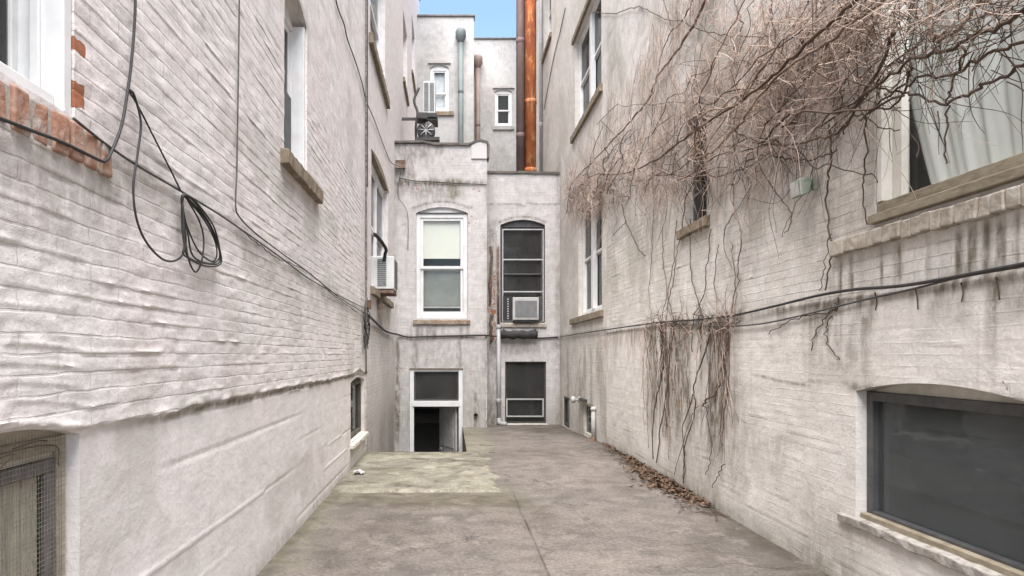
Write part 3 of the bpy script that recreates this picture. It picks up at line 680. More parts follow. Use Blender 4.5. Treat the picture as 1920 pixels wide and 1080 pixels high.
# big basement window
fr = window(RBD, MR, r_b, .05, GREYFR, .05, False, pane_mat=G_BASE, fill=False)
fr['label'] = 'large dark grey basement window with smoked glass'
m = MB(); arch_fill(m, MR, 2.56, 3.745, 1.101, .062, -.10, -.075); m.build('head_board', CREAM, fr)
m = MB(); wbox(m, MR, 2.63, 3.67, .60, .612, -.103, -.094); m.build('reflection_bar', GREYFR, fr)  # thin bar added to suggest the reflection bands across the glass
m = MB(); wbox(m, MR, 2.62, 3.69, .45, .935, -.112, -.105); m.build('lower_reflection_band', simple('slate_reflection', (.105, .118, .12), (.08, .092, .096), 3, .8), fr)  # slate sheet standing in for the lower reflection band
m = MB(); wbox(m, MR, 2.62, 3.69, .937, 1.09, -.103, -.097); m.build('upper_reflection_band', simple('brown_grey_reflection', (.165, .148, .138), (.125, .115, .11), 5, .8, stretch=(1, 1, 8)), fr)  # brown-grey sheet standing in for the upper reflection band
stone_sill(RBD, MR, 2.4, 3.90, .355, .414, .032, .09, simple('chipped_grey_sill_paint', (.40, .375, .345), (.27, .245, .21), 22, .9, bump=.006, bscale=35, stain=.8, stain_c=(.13, .105, .08)))
m = MB(); wbox(m, MR, 2.56, 3.74, .405, .438, -.05, -.008); m.build('sill_board', WOOD, fr, .004)
# big upper window
CREAMW = simple('pale_cream_paint', (.68, .66, .60), (.62, .60, .54), 9, .5, bump=.001, stain=.3, stain_c=(.36, .32, .26))
fr = window(RBD, MR, r_u, .07, CREAMW, .07, False, pane_mat=G_CLEAR)
fr['label'] = 'tall cream framed window with a white curtain drawn aside'
m = MB(); wbox(m, MR, r_u['u1'] - .045, r_u['u1'] - .004, 2.1, 3.94, -.07, -.01); wbox(m, MR, r_u['u1'] - .125, r_u['u1'] - .075, 2.1, 3.88, -.10, -.062); m.build('jamb_casing', CREAMW, fr, .004)
m = MB(); wbox(m, MR, 2.62, 2.70, 2.1, 3.88, -.095, -.05); m.build('meeting_stile', WHITE, fr, .003)
m = MB(); wbox(m, MR, 2.40, 3.605, 1.985, 2.032, -.09, .035); wbox(m, MR, 2.46, 3.595, 2.032, 2.095, -.068, -.012); m.build('sill_board', WOOD, fr, .005)
n1, n2 = 70, 24; vs = []; fs = []
for i in range(n1 + 1):
    for j in range(n2 + 1):
        z = 2.06 + 1.85 * j / n2; w = j / n2
        left = 3.57 - .21 * max(0., min(1., (2.72 - z) / .64)) ** 1.15
        u = 2.45 + (left - 2.45) * i / n1
        d = -.145 - (.004 + .006 * (1 - j / n2)) * math.sin(i * .45 + 1.3 * math.sin(z * 1.7 + i * .05) + .9 * math.sin(i * .17)) - .004 * math.sin(i * 1.31 + z)
        vs.append(MR(u, z, d))
for i in range(n1):
    for j in range(n2): fs.append((i * (n2 + 1) + j, (i + 1) * (n2 + 1) + j, (i + 1) * (n2 + 1) + j + 1, i * (n2 + 1) + j + 1))
m = MB(); m.add(vs, fs, True); m.build('curtain', CURTAIN, fr, fixn=False)
rowlock(RBD, MR, 2.35, 3.97, 1.872, 1.975, .045, ROWLOCK, .068, seed=9)
# small window lost in the vine
fr = window(RBD, MR, r_s, .08, GREYFR, .045, True, GREYFR, G_DARK, .5, .03); stone_sill(RBD, MR, 5.9, 6.65, 2.42, 2.515, .05, .08)
# far windows
fr = window(RBD, MR, rf1, .07, WHITE, .06, True, WHITE, G_DARK, .5, .045)
m = MB(); wbox(m, MR, 11.07, 11.23, 2.05, 3.83, -.12, -.045); m.build('mullion', WHITE, fr, .003); stone_sill(RBD, MR, 10.1, 12.75, 1.86, 1.975, .05, .07)
fr = window(RBD, MR, rf2, .07, WHITE, .06, True, WHITE, G_DARK, .5, .045)
m = MB(); wbox(m, MR, 11.2, 11.36, 5.42, 6.93, -.12, -.045); m.build('mullion', WHITE, fr, .003); stone_sill(RBD, MR, 10.15, 12.7, 5.22, 5.345, .05, .07)
m = MB(); wbox(m, MR, 10.1, 12.6, 7.005, 7.10, -.02, .045); m.build('lintel', BROWN, fr, .005)
fr = window(RBD, MR, rf3, .012, CREAM, .05, False, pane_mat=G_BASE); m = MB(); wbox(m, MR, 10.88, 11.62, -.05, .5, -.09, -.06); m.build('inner_panel', GREEN_IN, fr)  # the olive sheet here also imitates the dark inside of the opening
fr = window(RBD, MR, rf4, .01, DKALU, .05, False, pane_mat=G_BASE); m = MB(); wbox(m, MR, 13.1, 13.7, -.1, .46, -.09, -.06); m.build('inner_panel', simple('dark_red_board', (.085, .05, .045), (.055, .04, .037), 8), fr)
window(RBD, MR, rf5, .09, WHITE, .06, True, WHITE, G_DARK, .5, .05); stone_sill(RBD, MR, 15.4, 16.85, 8.48, 8.596, .05, .08)

# ================================================================== REAR BAYS
E1 = thing('rear_extension', (-.24, YB1, PIT), 'two-storey white bay with the white framed door below and the shaded window above', 'building')
w1 = dict(u0=-.744, u1=.287, z0=2.02, z1=4.12, depth=.14, arch=.12)
d1 = dict(u0=-.871, u1=.191, z0=PIT, z1=1.013, depth=.16)
def dispB(s):
    return lambda U, Z: .014 * (fbm(U * 1.3, Z * 1.3, s) - .5) + course_relief(U, Z, .0035, s + 1) + .012 * ss(.0, .02, np.abs(U + .93) - .11) * 0
def wearB1(U, Z):
    top = .75 * np.exp(-((Z - 4.72) / .05) ** 2) * (.3 + fbm(U * 4, Z * 4, 201)) + .55 * ss(.55, .7, fbm(U * 2.2, Z * 1.2, 202)) * ss(4.0, 4.6, Z) + .85 * np.exp(-((U + .0) / .14) ** 2) * ss(4.3, 4.5, Z) * ss(4.86, 4.76, Z)
    edge = .5 * ss(.10, .0, .67 - U) * fbm(U * 3, Z * 2, 203) + .45 * ss(.12, .0, U + 1.15) * fbm(U * 3, Z * 2, 204)
    low = .35 * ss(1.7, 1.4, Z) * fbm(U * 3, Z * 1.2, 205) + .8 * np.exp(-((Z - 1.66) / .04) ** 2) * (.2 + fbm(U * 5, Z * 2, 206)) + .45 * ss(.6, .72, vn(U * 9, Z * .8, 211)) * ss(1.65, 1.5, Z)
    win = .6 * np.exp(-((Z - 4.2 - .12 * np.clip(1 - ((U + .23) / .52) ** 2, 0, 1) - .03) / .03) ** 2) * (np.abs(U + .23) < .62)
    drip = .5 * ss(1.95, 1.8, Z) * ss(1.5, 1.7, Z) * ss(.5, .7, vn(U * 14, Z * .5, 207)) * (np.abs(U + .25) < .62)
    return top + edge + low + win + drip + .12, .45 * ss(.70, .75, fbm(U * 5, Z * 5, 208)), .5 * np.exp(-((U + .0) / .2) ** 2) * ss(4.3, 4.5, Z) * ss(4.9, 4.7, Z) + .2 * ss(1.5, .0, Z)
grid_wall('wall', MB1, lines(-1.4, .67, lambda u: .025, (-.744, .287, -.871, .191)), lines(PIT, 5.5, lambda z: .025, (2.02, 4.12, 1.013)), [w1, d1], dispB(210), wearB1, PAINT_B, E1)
m = MB(); m.box(.655, .67, YB1 + .003, 18.5, PIT, 5.48); m.box(-1.4, .65, 18.4, 18.5, PIT, 5.48); m.box(.36, .665, YB1 - .03, YB1 - .006, 5.2, 5.54)
m.build('side_wall', PAINT_B, E1)
m = MB(); m.box(-1.4, .67, YB1 + .02, 18.5, 5.3, 5.42); m.build('roof', COPING, E1)
m = MB(); rg = random.Random(3)
pts = [onY(x, y, YB1 - .03) for x, y in ((735, 265), (790, 264), (812, 268), (880, 269), (898, 261), (911, 264), (915, 272), (914, 296))]
for a, b in zip(pts[:-1], pts[1:]):
    n = 5
    for k in range(n):
        p = a + (b - a) * k / n; q = a + (b - a) * (k + 1) / n
        hx = .035 + rg.uniform(-.006, .008)
        if abs(b[0] - a[0]) > .05: m.add([(p[0], p[1] - .02, p[2] - hx), (p[0], p[1] - .02, p[2] + .01), (p[0], p[1] + .32, p[2] + .01), (p[0], p[1] + .32, p[2] - hx), (q[0], q[1] - .02, q[2] - hx), (q[0], q[1] - .02, q[2] + .01), (q[0], q[1] + .32, q[2] + .01), (q[0], q[1] + .32, q[2] - hx)], [(0, 1, 2, 3), (7, 6, 5, 4), (0, 4, 5, 1), (1, 5, 6, 2), (2, 6, 7, 3), (3, 7, 4, 0)])
        else: m.box(p[0] - .012, p[0] + .035, p[1] - .02, p[1] + .32, min(p[2], q[2]), max(p[2], q[2]))
m.build('coping', COPING, E1, .004)
fr = window(E1, MB1, w1, .045, WHITE, .085, True, WHITE, G_CLEAR, .52, .055)
m = MB(); wbox(m, MB1, w1['u0'] + .0, w1['u1'] - .0, 4.118, 4.135, -.05, -.02); m.build('head_drip', DKALU, fr)
m = MB(); wbox(m, MB1, -.63, .18, 3.23, 4.05, -.135, -.13); m.build('roller_shade', BLIND, fr)
m = MB(); wbox(m, MB1, -.63, .18, 2.28, 3.08, -.165, -.16); m.build('lower_pane_reflection', SCREEN, fr)  # grey sheet behind the glass imitating a reflection in the lower pane
m = MB(); wbox(m, MB1, -.6, .15, 2.235, 2.262, -.075, -.062); m.build('screen_rail', ALU, fr)
rowlock(E1, MB1, -.80, .34, 1.905, 2.005, .055, RUSTROW, .075, seed=11)
# the white door frame with transom, door leaf standing open inside
m = MB(); zt = 1.013
wbox(m, MB1, d1['u0'] + .003, d1['u0'] + .085, PIT, zt - .003, -.13, -.01); wbox(m, MB1, d1['u1'] - .085, d1['u1'] - .003, PIT, zt - .003, -.13, -.01)
wbox(m, MB1, d1['u0'] + .085, d1['u1'] - .085, zt - .05, zt - .003, -.12, -.02); wbox(m, MB1, d1['u0'] + .05, d1['u1'] - .05, .265, .375, -.12, .008)
m.build('door_frame', WHITE, E1, .005)
m = MB(); wbox(m, MB1, d1['u0'] + .0, d1['u1'] - .0, zt - .002, zt + .02, -.05, .012); m.build('lintel', BROWN, E1)
tr = MB(); rim(tr, MB1, d1['u0'] + .087, d1['u1'] - .087, .378, .962, .03, -.10, -.07); tr = tr.build('transom', GREYFR, E1, .003)
m = MB(); wbox(m, MB1, d1['u0'] + .11, d1['u1'] - .11, .40, .94, -.088, -.083); m.build('pane', G_DARK, tr)
m = MB(); x1 = d1['u1'] - .09
DQ = R(24)
def MD(a, b, z): return (x1 - .02 - a * math.sin(DQ) - b * math.cos(DQ), YB1 + .14 + a * math.cos(DQ) - b * math.sin(DQ), z)
m.box(0, .84, 0, .04, PIT + .02, .25, MD); m.box(.1, .74, .041, .053, PIT + .2, -.75, MD); m.box(.1, .74, .041, .053, -.6, .1, MD)
dl = m.build('door', DOORG, E1, .004)
m = MB(); m.lathe((MD(.76, .085, 0)[0], MD(.76, .085, 0)[1], -.68), [(.012, 0), (.012, .03), (.03, .035), (.032, .06), (.02, .075)], 12, 'x'); m.build('handle', ALU, dl)

E2 = thing('rear_extension', (1.45, YB2, -.15), 'lower set-back white bay at the right rear with two dark screened windows', 'building')
w2 = dict(u0=.976, u1=1.908, z0=1.965, z1=4.0, depth=.15, arch=.11)
w3 = dict(u0=1.076, u1=1.93, z0=-.135, z1=1.156, depth=.15)
def wearB2(U, Z):
    band = .65 * np.exp(-((Z - 4.43 - .04 * np.exp(-((U - 1.5) / .12) ** 2) * np.sign(U - 1.5)) / .018) ** 2)
    left = .7 * ss(1.0, .85, U) * (.15 + fbm(U * 5, Z * 1.2, 221)) * ss(4.3, 3.8, Z)
    right = .55 * ss(2.05, 2.2, U) * (.1 + fbm(U * 4, Z * 1.2, 222))
    low = .5 * ss(.25, -.1, Z) * fbm(U * 4, Z * 2, 223) + .6 * ss(1.72, 1.5, Z) * ss(1.2, 1.4, Z) * fbm(U * 4, Z * 2, 224)
    head = .7 * np.exp(-((Z - 4.03 - .11 * np.clip(1 - ((U - 1.442) / .466) ** 2, 0, 1) - .03) / .03) ** 2) * (np.abs(U - 1.44) < .5)
    return band + left + right + low + head + .1, .42 * ss(.68, .74, fbm(U * 6, Z * 5, 225)) + .5 * (U < .9) * ss(.58, .66, fbm(U * 7, Z * 2.2, 226)) * ss(1.2, 1.6, Z) * (Z < 3.8), .2 * ss(1.0, .0, Z)
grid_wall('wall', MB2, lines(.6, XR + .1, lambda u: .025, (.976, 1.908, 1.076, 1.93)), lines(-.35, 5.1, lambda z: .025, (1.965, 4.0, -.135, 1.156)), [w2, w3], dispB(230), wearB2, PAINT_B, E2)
m = MB(); m.box(.672, XR + .1, YB2 + .02, 18.5, 4.96, 5.06); m.build('roof', COPING, E2)
m = MB(); m.box(.70, XR + .1, 18.38, 18.5, -.3, 5.0); m.build('side_wall', PAINT_B, E2)
m = MB(); rg = random.Random(4)
for k in range(14):
    a = .672 + (XR - .672) * k / 14; b = .672 + (XR - .672) * (k + 1) / 14; z = 5.12 + rg.uniform(-.006, .006) - .018 * k / 14
    m.box(a, b, YB2 - .035, YB2 + .3, z - .05, z)
m.build('coping', COPING, E2, .004)
fr = window(E2, MB2, w2, .06, GREYFR, .04, True, GREYFR, G_DARK, .5, .035)
sf = MB(); rim(sf, MB2, 1.02, 1.885, 1.99, 3.92, .022, -.055, -.035); wbox(sf, MB2, 1.042, 1.863, 3.27, 3.295, -.05, -.034); wbox(sf, MB2, 1.042, 1.863, 2.60, 2.625, -.05, -.034)
sf = sf.build('storm_frame', ALU, fr, .002)
INS = simple('dull_grey_wood', (.34, .34, .33), (.27, .27, .26), 6)  # plain mid-grey of the inner sashes
m = MB(); rim(m, MB2, 1.10, 1.80, 2.62, 2.96, .022, -.155, -.14); m.build('inner_sash', INS, fr)
m = MB(); rim(m, MB2, 1.14, 1.78, 3.33, 3.80, .03, -.165, -.15); m.build('inner_sash', INS, fr)
stone_sill(E2, MB2, .96, 1.93, 1.87, 1.96, .04, .06, ROWLOCK)
fr = window(E2, MB2, w3, .05, DKALU, .035, False, pane_mat=G_DARK)
m = MB(); wbox(m, MB2, 1.11, 1.90, .39, 1.12, -.20, -.16); m.build('screen', DARKDOOR, fr)
m = MB(); rim(m, MB2, 1.10, 1.885, .0, .385, .028, -.045, -.02); m.build('panel_frame', ALU, fr, .003)
stone_sill(E2, MB2, 1.04, 1.97, -.19, -.137, .03, .05, CREAM)

# ================================================================== FAR BUILDINGS
FB1 = thing('row_house', (-.2, 22, 0), 'far off-white house back with the tall parapet left of the green pipe', 'building')
fw1 = dict(u0=-.75, u1=-.14, z0=9.15, z1=10.55, depth=.12, arch=.1)
def MF1(u, z, d): return (u, 22 - d, z)
def MF2(u, z, d): return (u, 24 - d, z)
wf = lambda s: (lambda U, Z: (.28 * ss(.5, .7, fbm(U * 1.2, Z * .9, s)) + .35 * ss(11.6, 12.2, Z) * fbm(U * 3, Z * 3, s + 1), U * 0, .15 * fbm(U, Z, s + 2)))
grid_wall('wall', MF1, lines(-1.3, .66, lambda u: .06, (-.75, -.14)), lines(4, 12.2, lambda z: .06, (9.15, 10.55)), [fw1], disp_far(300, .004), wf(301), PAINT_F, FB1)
m = MB(); m.box(.63, .66, 22.004, 24.5, 4, 12.18); m.box(-1.3, .62, 24.4, 24.5, 4, 12.1); m.build('side_wall', PAINT_F, FB1)
m = MB(); m.box(-1.3, .62, 22.1, 24.4, 11.9, 12.0); m.build('roof', COPING, FB1)
m = MB(); m.box(-1.32, .70, 21.96, 22.3, 12.19, 12.25); m.build('coping', COPING, FB1, .01)
fr = window(FB1, MF1, fw1, .05, WHITE, .08, True, WHITE, G_CLEAR, .6, .05)
m = MB(); wbox(m, MF1, -.62, -.27, 9.25, 10.4, -.18, -.17); m.build('blind', simple('pale_blind', (.62, .64, .66)), fr)
stone_sill(FB1, MF1, -.78, .02, 9.0, 9.14, .06, .05, BROWN); m = MB(); arch_fill(m, MF1, -.82, -.08, 10.68, .08, .004, .05); m.build('head_arch', simple('grey_stone_head', (.36, .34, .32)), fr)
FB2 = thing('row_house', (1.4, 24, 0), 'far off-white house back behind the orange copper pipe, set back and lower parapet', 'building')
fw2 = dict(u0=1.46, u1=2.06, z0=9.35, z1=10.55, depth=.12, arch=.08)
grid_wall('wall', MF2, lines(.4, 3.0, lambda u: .06, (1.46, 2.06)), lines(4, 12.4, lambda z: .06, (9.35, 10.55)), [fw2], disp_far(310, .004), wf(311), PAINT_F, FB2)
m = MB(); m.box(.67, 3, 24.1, 27, 12.1, 12.2); m.build('roof', COPING, FB2)
m = MB(); m.box(.67, 3, 26.9, 27, 4, 12.1); m.build('side_wall', PAINT_F, FB2)
m = MB(); m.box(.665, 3.0, 23.96, 24.3, 12.39, 12.44); m.build('coping', COPING, FB2, .01)
fr = window(FB2, MF2, fw2, .05, WHITE, .07, True, WHITE, G_DARK, .55, .045)
stone_sill(FB2, MF2, 1.38, 2.12, 9.2, 9.34, .06, .05, simple('grey_sill', (.36, .35, .33))); m = MB(); arch_fill(m, MF2, 1.38, 2.14, 10.66, .07, .004, .05); m.build('head_arch', simple('grey_stone_head_two', (.40, .38, .36)), fr)

# ================================================================== PIPES
def pipe(name, x, y, z0, z1, r, mat, label, cat, head=None, joints=(), org=None):
    t = thing(name, (x, y, z0), label, cat)
    m = MB(); m.lathe((x, y, z0), [(r, 0), (r, z1 - z0)], 14); m.build('shaft', mat, t)
    for z in joints:
        m = MB(); m.lathe((x, y, z), [(r * 1.02, -.05), (r * 1.07, -.045), (r * 1.07, .045), (r * 1.02, .05)], 14); m.build('collar', mat, t)
    if head:
        m = MB(); m.lathe((x, y, z1), [(r, -.02), (r * 1.1, 0), (head, .16), (head, .36), (head * .8, .42)], 12); m.build('hopper', mat, t)
    return t
P = onY(864, 265, 21.7); pipe('drain_pipe', P[0], 21.82, 4.2, 11.28, .085, VERDI, 'grey-green drain pipe with a round hopper on the far house', 'pipe', .17, (9.7, 7.9))
P = onY(896, 265, 23.7); pipe('drain_pipe', P[0], 23.8, 4.2, 11.3, .085, BRPIPE, 'thin brown drain pipe with a green hopper at the inner corner far behind', 'pipe', .17, (9.3,))
pipe('flue_pipe', 1.562, 15.9, 5.06, 13.4, .098, PURPIPE, 'purplish grey flue pipe beside the orange one on the bay roof', 'pipe', None, (6.4, 8.6, 10.8))
pipe('flue_pipe', 1.80, 15.95, 5.06, 13.4, .138, COPPER, 'bright orange copper flue pipe rising from the bay roof', 'pipe', None, (5.6, 7.2, 9.6, 11.4))
pipe('wall_pipe', XR - .05, 16.9, 5.06, 13.2, .04, GREYPIPE, 'thin dark grey pipe on the right wall behind the copper flue', 'pipe', None, (7, 9, 11))
t = thing('drain_pipe', (.94, YB2 - .07, -.13), 'pale grey drain pipe running down beside the lower screened window', 'pipe')
m = MB(); m.tube([(.935, YB2 - .07, 1.9), (.94, YB2 - .07, .9), (.945, YB2 - .07, -.1)], .042, 12); m.build('shaft', GREYPIPE, t)
m = MB(); m.tube([(.925, YB2 - .05, 3.55), (.93, YB2 - .06, 2.6), (.935, YB2 - .07, 1.9)], .026, 10); m.build('shaft', RUST, t)
m = MB(); m.tube(smooth_path([(.945, YB2 - .07, -.02), (.95, YB2 - .1, -.10), (1.0, YB2 - .16, -.12), (1.09, YB2 - .2, -.12)]), .045, 10); m.build('shoe', GREYPIPE, t)
for z in (1.88, .35):
    m = MB(); m.lathe((.937, YB2 - .07, z), [(.05, -.04), (.055, -.03), (.055, .03), (.05, .04)], 12); m.build('collar', GREYPIPE, t)
t = thing('rusty_strip', (.79, YB2 - .03, 1.55), 'flaking rusty iron strip on the set-back bay, left of its tall window', 'iron strip')
m = MB(); rg = random.Random(8)
for a, b in ((1.55, 2.15), (2.35, 3.55)):
    pts = [(.78 + rg.uniform(-.02, .03), YB2 - .03, a + (b - a) * k / 6) for k in range(7)]; m.tube(pts, [rg.uniform(.018, .045) for _ in pts], 6)
m.build('strip', RUST, t)
t = thing('rolled_awning', (1.36, YB2 - .1, 1.6), 'black rolled canvas hung across the bay under the air conditioner', 'awning')
m = MB(); vs = [(.975 + .125 * k / 1 * .5, 0, 0) for k in range(13)]
m.tube([(.98 + .0625 * k, YB2 - .10 + .006 * math.sin(k * 2.1), 1.715 + .008 * math.sin(k * 1.3)) for k in range(13)], [.085 + .012 * math.sin(k * 1.9) for k in range(13)], 14); m.build('roll', FABRIC, t)
for x in (1.03, 1.68):
    m = MB(); m.box(x, x + .02, YB2 - .2, YB2, 1.70, 1.83); m.build('bracket', DKALU, t)
t = thing('wall_pipe', (XR - .05, 10.62, -.1), 'short white pipe with dark elbow beside the small basement window', 'pipe')
m = MB(); m.tube([MR(10.62, .46, .04), MR(10.62, -.02, .04)], .035, 10); m.build('shaft', PVC, t)
m = MB(); m.tube(smooth_path([MR(10.62, .0, .04), MR(10.6, -.05, .06), MR(10.55, -.06, .16)]), .045, 10); m.build('elbow', RUST, t)
m = MB(); m.lathe(MR(10.62, .46, .04), [(.045, -.03), (.05, 0), (.03, .03)], 10); m.build('cap', PVC, t)
t = thing('wall_lamp', MR(11.9, .5, 0), 'white round lamp on the right wall by the small basement window', 'lamp')
m = MB(); m.lathe(MR(11.85, .52, .02), [(.05, 0), (.05, -.03), (.016, -.035), (.016, -.08), (.05, -.09), (.06, -.14), (.035, -.16)], 12, 'x'); m.build('shade', PVC, t)
m = MB(); wbox(m, MR, 11.3, 11.75, .52, .56, .002, .07); m.build('bracket', DKALU, t)
t = thing('wall_lamp', MR(4.18, 2.26, 0), 'small grey-green floodlight with mossy underside on the vine wall', 'lamp')
m = MB(); wbox(m, MR, 4.15, 4.21, 2.31, 2.37, .002, .03); m.tube([MR(4.18, 2.34, .03), MR(4.18, 2.345, .07)], .012, 8); m.build('bracket', LAMPG, t)
m = MB(); rgp = [MR(4.18 + a, 2.335 + b, c) for a, b, c in ((-.045, -.05, .05), (.045, -.05, .05), (.045, .045, .05), (-.045, .045, .05), (-.06, -.075, .12), (.06, -.075, .12), (.06, .03, .135), (-.06, .03, .135))]
m.add(rgp, [(0, 1, 2, 3), (7, 6, 5, 4), (0, 4, 5, 1), (1, 5, 6, 2), (2, 6, 7, 3), (3, 7, 4, 0)]); m.build('hood', LAMPG, t, .008)
m = MB(); m.add([MR(4.18 + a, 2.335 + b, c) for a, b, c in ((-.05, -.065, .1245), (.05, -.065, .1245), (.05, .02, .138), (-.05, .02, .138))], [(0, 1, 2, 3)]); m.build('lens', PVC, t)
t = thing('vent_stub', (.51, YB1 - .03, .09), 'small dark pipe stub in the bay wall right of the open door', 'vent')
m = MB(); m.lathe((.445, YB1 - .06, .1), [(.04, .06), (.04, 0), (.03, 0), (.03, .05)], 12, 'y'); m.build('collar', DKALU, t)
t = thing('junction_box', MLF(13.3, 4.95, 0), 'dark brown junction box at the top of the bay corner where cables meet', 'box')
P = onY(752, 309, YB1 - .06)
m = MB(); m.box(P[0] - .10, P[0] + .08, YB1 - .10, YB1 - .006, P[2] - .07, P[2] + .07); m.build('case', RUST, t, .008)
m = MB(); m.box(P[0] - .11, P[0] + .09, YB1 - .118, YB1 - .10, P[2] - .08, P[2] + .08); m.build('lid', RUST, t, .004)

# ================================================================== AIR CONDITIONERS
def aircon(root, Mf, w, h, dp, mat=None):
    """box w wide, h high, pushing dp out of the wall; Mf(a, b, c): across, up, out"""
    m = MB(); m.box(0, w, 0, h, -.12, dp, Mf); cs = m.build('casing', mat or ACW, root, .012)
    return cs
t = thing('window_air_conditioner', MLF(10.4, 2.29, 0), 'white air conditioner sticking out of the left wall window near the corner', 'air conditioner')
A = lambda a, b, c: MLF(10.35 + a, 2.295 + b, c)
aircon(t, A, .62, .50, .27)
m = MB()
for k in range(14): m.box(-.008, -.002, .05 + .03 * k, .068 + .03 * k, .02, .155, A)
m.build('side_louvre', ACG, t)
m = MB()
for k in range(14): m.box(.05, .57, .04 + .031 * k, .058 + .031 * k, .272, .28, A)
m.build('rear_grille', ACG, t)
m = MB(); m.tube(smooth_path([MLF(9.9, 3.05, .03), MLF(10.1, 2.98, .10), MLF(10.25, 2.88, .16), MLF(10.33, 2.83, .14), MLF(10.34, 2.72, .12)]), .026, 8); m.build('hose', BLACK, t)
m = MB(); m.box(.0, .62, -.06, -.012, .0, .26, A); m.build('shelf', RUST, t)
m = MB(); m.box(.1, .14, -.3, -.06, .0, .08, A); m.build('bracket', RUST, t)
t = thing('window_air_conditioner', MB2(1.3, 1.99, 0), 'boxy off-white air conditioner in the tall dark window of the set-back bay', 'air conditioner')
A = lambda a, b, c: MB2(1.225 + a, 2.015 + b, c - .10)
aircon(t, A, .54, .47, .22, simple('aged_grey_appliance', (.47, .465, .445), (.38, .375, .36), 6, .5, stain=.35, stain_c=(.28, .25, .21)))
m = MB(); m.box(.05, .50, .06, .40, .221, .226, A); m.build('coil', ACG, t)
m = MB()
for k in range(22): m.box(.05, .50, .065 + .0155 * k, .071 + .0155 * k, .227, .231, A)
m.build('rear_grille', simple('light_grey_fins', (.36, .37, .37)), t)
m = MB(); m.box(-.19, -.005, 0, .50, .05, .09, A); m.build('accordion_panel', BLACK, t)
m = MB()
for k in range(9):
    m.box(-.10, -.075, .03 + .05 * k, .052 + .05 * k, .091, .096, A)
m.build('vent_dots', ACW, t)
m = MB(); m.box(.545, .63, .0, .5, .05, .09, A); m.build('side_panel', GREYFR, t)
m = MB(); m.box(.04, .5, -.045, -.004, -.1, .2, A); m.build('base_tray', BLACK, t)
t = thing('window_air_conditioner', MB2(1.4, .03, 0), 'dark recessed air conditioner behind the lowest rear window frame', 'air conditioner')
A = lambda a, b, c: MB2(1.17 + a, .035 + b, c - .20)
m = MB(); m.box(0, .42, 0, .31, -.12, .10, A); m.build('casing', BLACK, t, .01)
m = MB()
for k in range(11): m.box(.02, .40, .02 + .026 * k, .034 + .026 * k, .101, .107, A)
m.build('rear_grille', DKALU, t)
m = MB(); m.box(.44, .52, 0, .31, 0, .06, A); m.build('side_panel', ACW, t)
# condenser and the clutter on the bay roof
t = thing('wall_air_conditioner', (-.85, 15.2, 5.9), 'tall grey condenser unit on brackets over the bay roof against the left wall', 'air conditioner')
x0, x1 = (793 - CX) * 15.4 / F, (816 - CX) * 15.4 / F; z0, z1 = H + (665 - 212) * 15.4 / F, H + (665 - 152) * 15.4 / F
m = MB(); m.box(x0, x1, 15.4, 16.1, z0, z1); m.build('casing', ACW, t, .015)
m = MB()
for k in range(2): m.box(x0 + .03 + .125 * k, x0 + .125 + .125 * k, 15.392, 15.399, z0 + .05, z1 - .04)
m.build('grille', ACG, t)
m = MB(); m.box(x0 - .02, x1 + .05, 15.38, 16.1, z0 - .09, z0 - .004); m.build('shelf', DKALU, t)
m = MB(); m.box(XLF + .01, x1 + .02, 15.42, 15.46, z0 - .15, z0 - .091); m.build('bracket', DKALU, t)
m = MB(); m.tube(smooth_path([(x0 - .1, 15.5, z0 + .6), (x0 - .2, 15.45, z0 + .3), (x0 - .12, 15.4, z0), (x0 - .16, 15.4, z0 - .4), (x0 - .1, 15.4, 5.5)]), .03, 8); m.build('hose', DKALU, t)
t = thing('roof_fan', (-.75, 15.0, 5.42), 'old dark fan drum on a low stand on the bay roof under the condenser', 'fan')
m = MB(); m.lathe((-.60, 15.0, 6.24), [(.16, 0), (.2, .02), (.2, .2), (.16, .22)], 16, 'y'); m.build('drum', GREYFR, t)
m = MB(); m.box(-.80, -.56, 14.9, 15.25, 6.45, 6.60); m.build('motor_box', DKALU, t, .02)
m = MB(); m.box(-.82, -.30, 14.85, 15.35, 5.97, 6.04); [m.box(x, x + .035, y, y + .035, 5.42, 5.97) for x in (-.81, -.36) for y in (14.88, 15.28)]; m.build('stand', DKALU, t)
m = MB(); [m.tube([(-.60, 14.985, 6.24), (-.60 + .17 * math.cos(q), 14.985, 6.24 + .17 * math.sin(q))], .012, 5) for q in np.linspace(0, 6.28, 9)]; m.build('guard', ALU, t)

# ================================================================== CABLES
def cable(name, pts, r, mat, label, cat='cable', sub=8, group=None, wob=.0):
    P = smooth_path(pts, sub)
    if wob:
        rg = random.Random(len(label)); P = [p + np.array([0, rg.uniform(-wob, wob), rg.uniform(-wob, wob)]) for p in P]
    m = MB(); m.tube(P, r, 8); o = m.build(name, mat)
    return tag(o, label, cat, group)
def Ls(pts, d=.014): return [onL(*p, d) if len(p) == 2 else onL(*p) for p in pts]
cable('cable', Ls([(254, -30), (253, 30), (248, 100), (241, 160), (228, 235), (208, 287), (198, 301), (186, 300), (120, 268), (60, 245), (0, 222), (-60, 200)], .022), .0052, RUBBER, 'thick black cable hanging from above and turning along under the brick sill')
cable('cable', Ls([(138, 222), (160, 240), (205, 275), (260, 312), (335, 356), (400, 395), (445, 425), (520, 478), (600, 535), (688, 580)], .014), .0046, GREYCABLE, 'long grey cable sloping from the brick sill to the far left corner')
cable('cable', Ls([(243, 172), (262, 205), (290, 260), (318, 315), (338, 356)], .02), .0034, RUBBER, 'thin straight black cable between the hook and the coil')
cable('cable', Ls([(243, 168), (252, 180), (264, 230), (258, 290), (250, 350), (256, 410), (275, 455), (305, 486), (330, 488), (345, 470), (342, 430), (341, 390), (345, 362)], .024), .0042, RUBBER, 'black cable drooping in one big loop left of the coil')
coil = []
rg = random.Random(12)
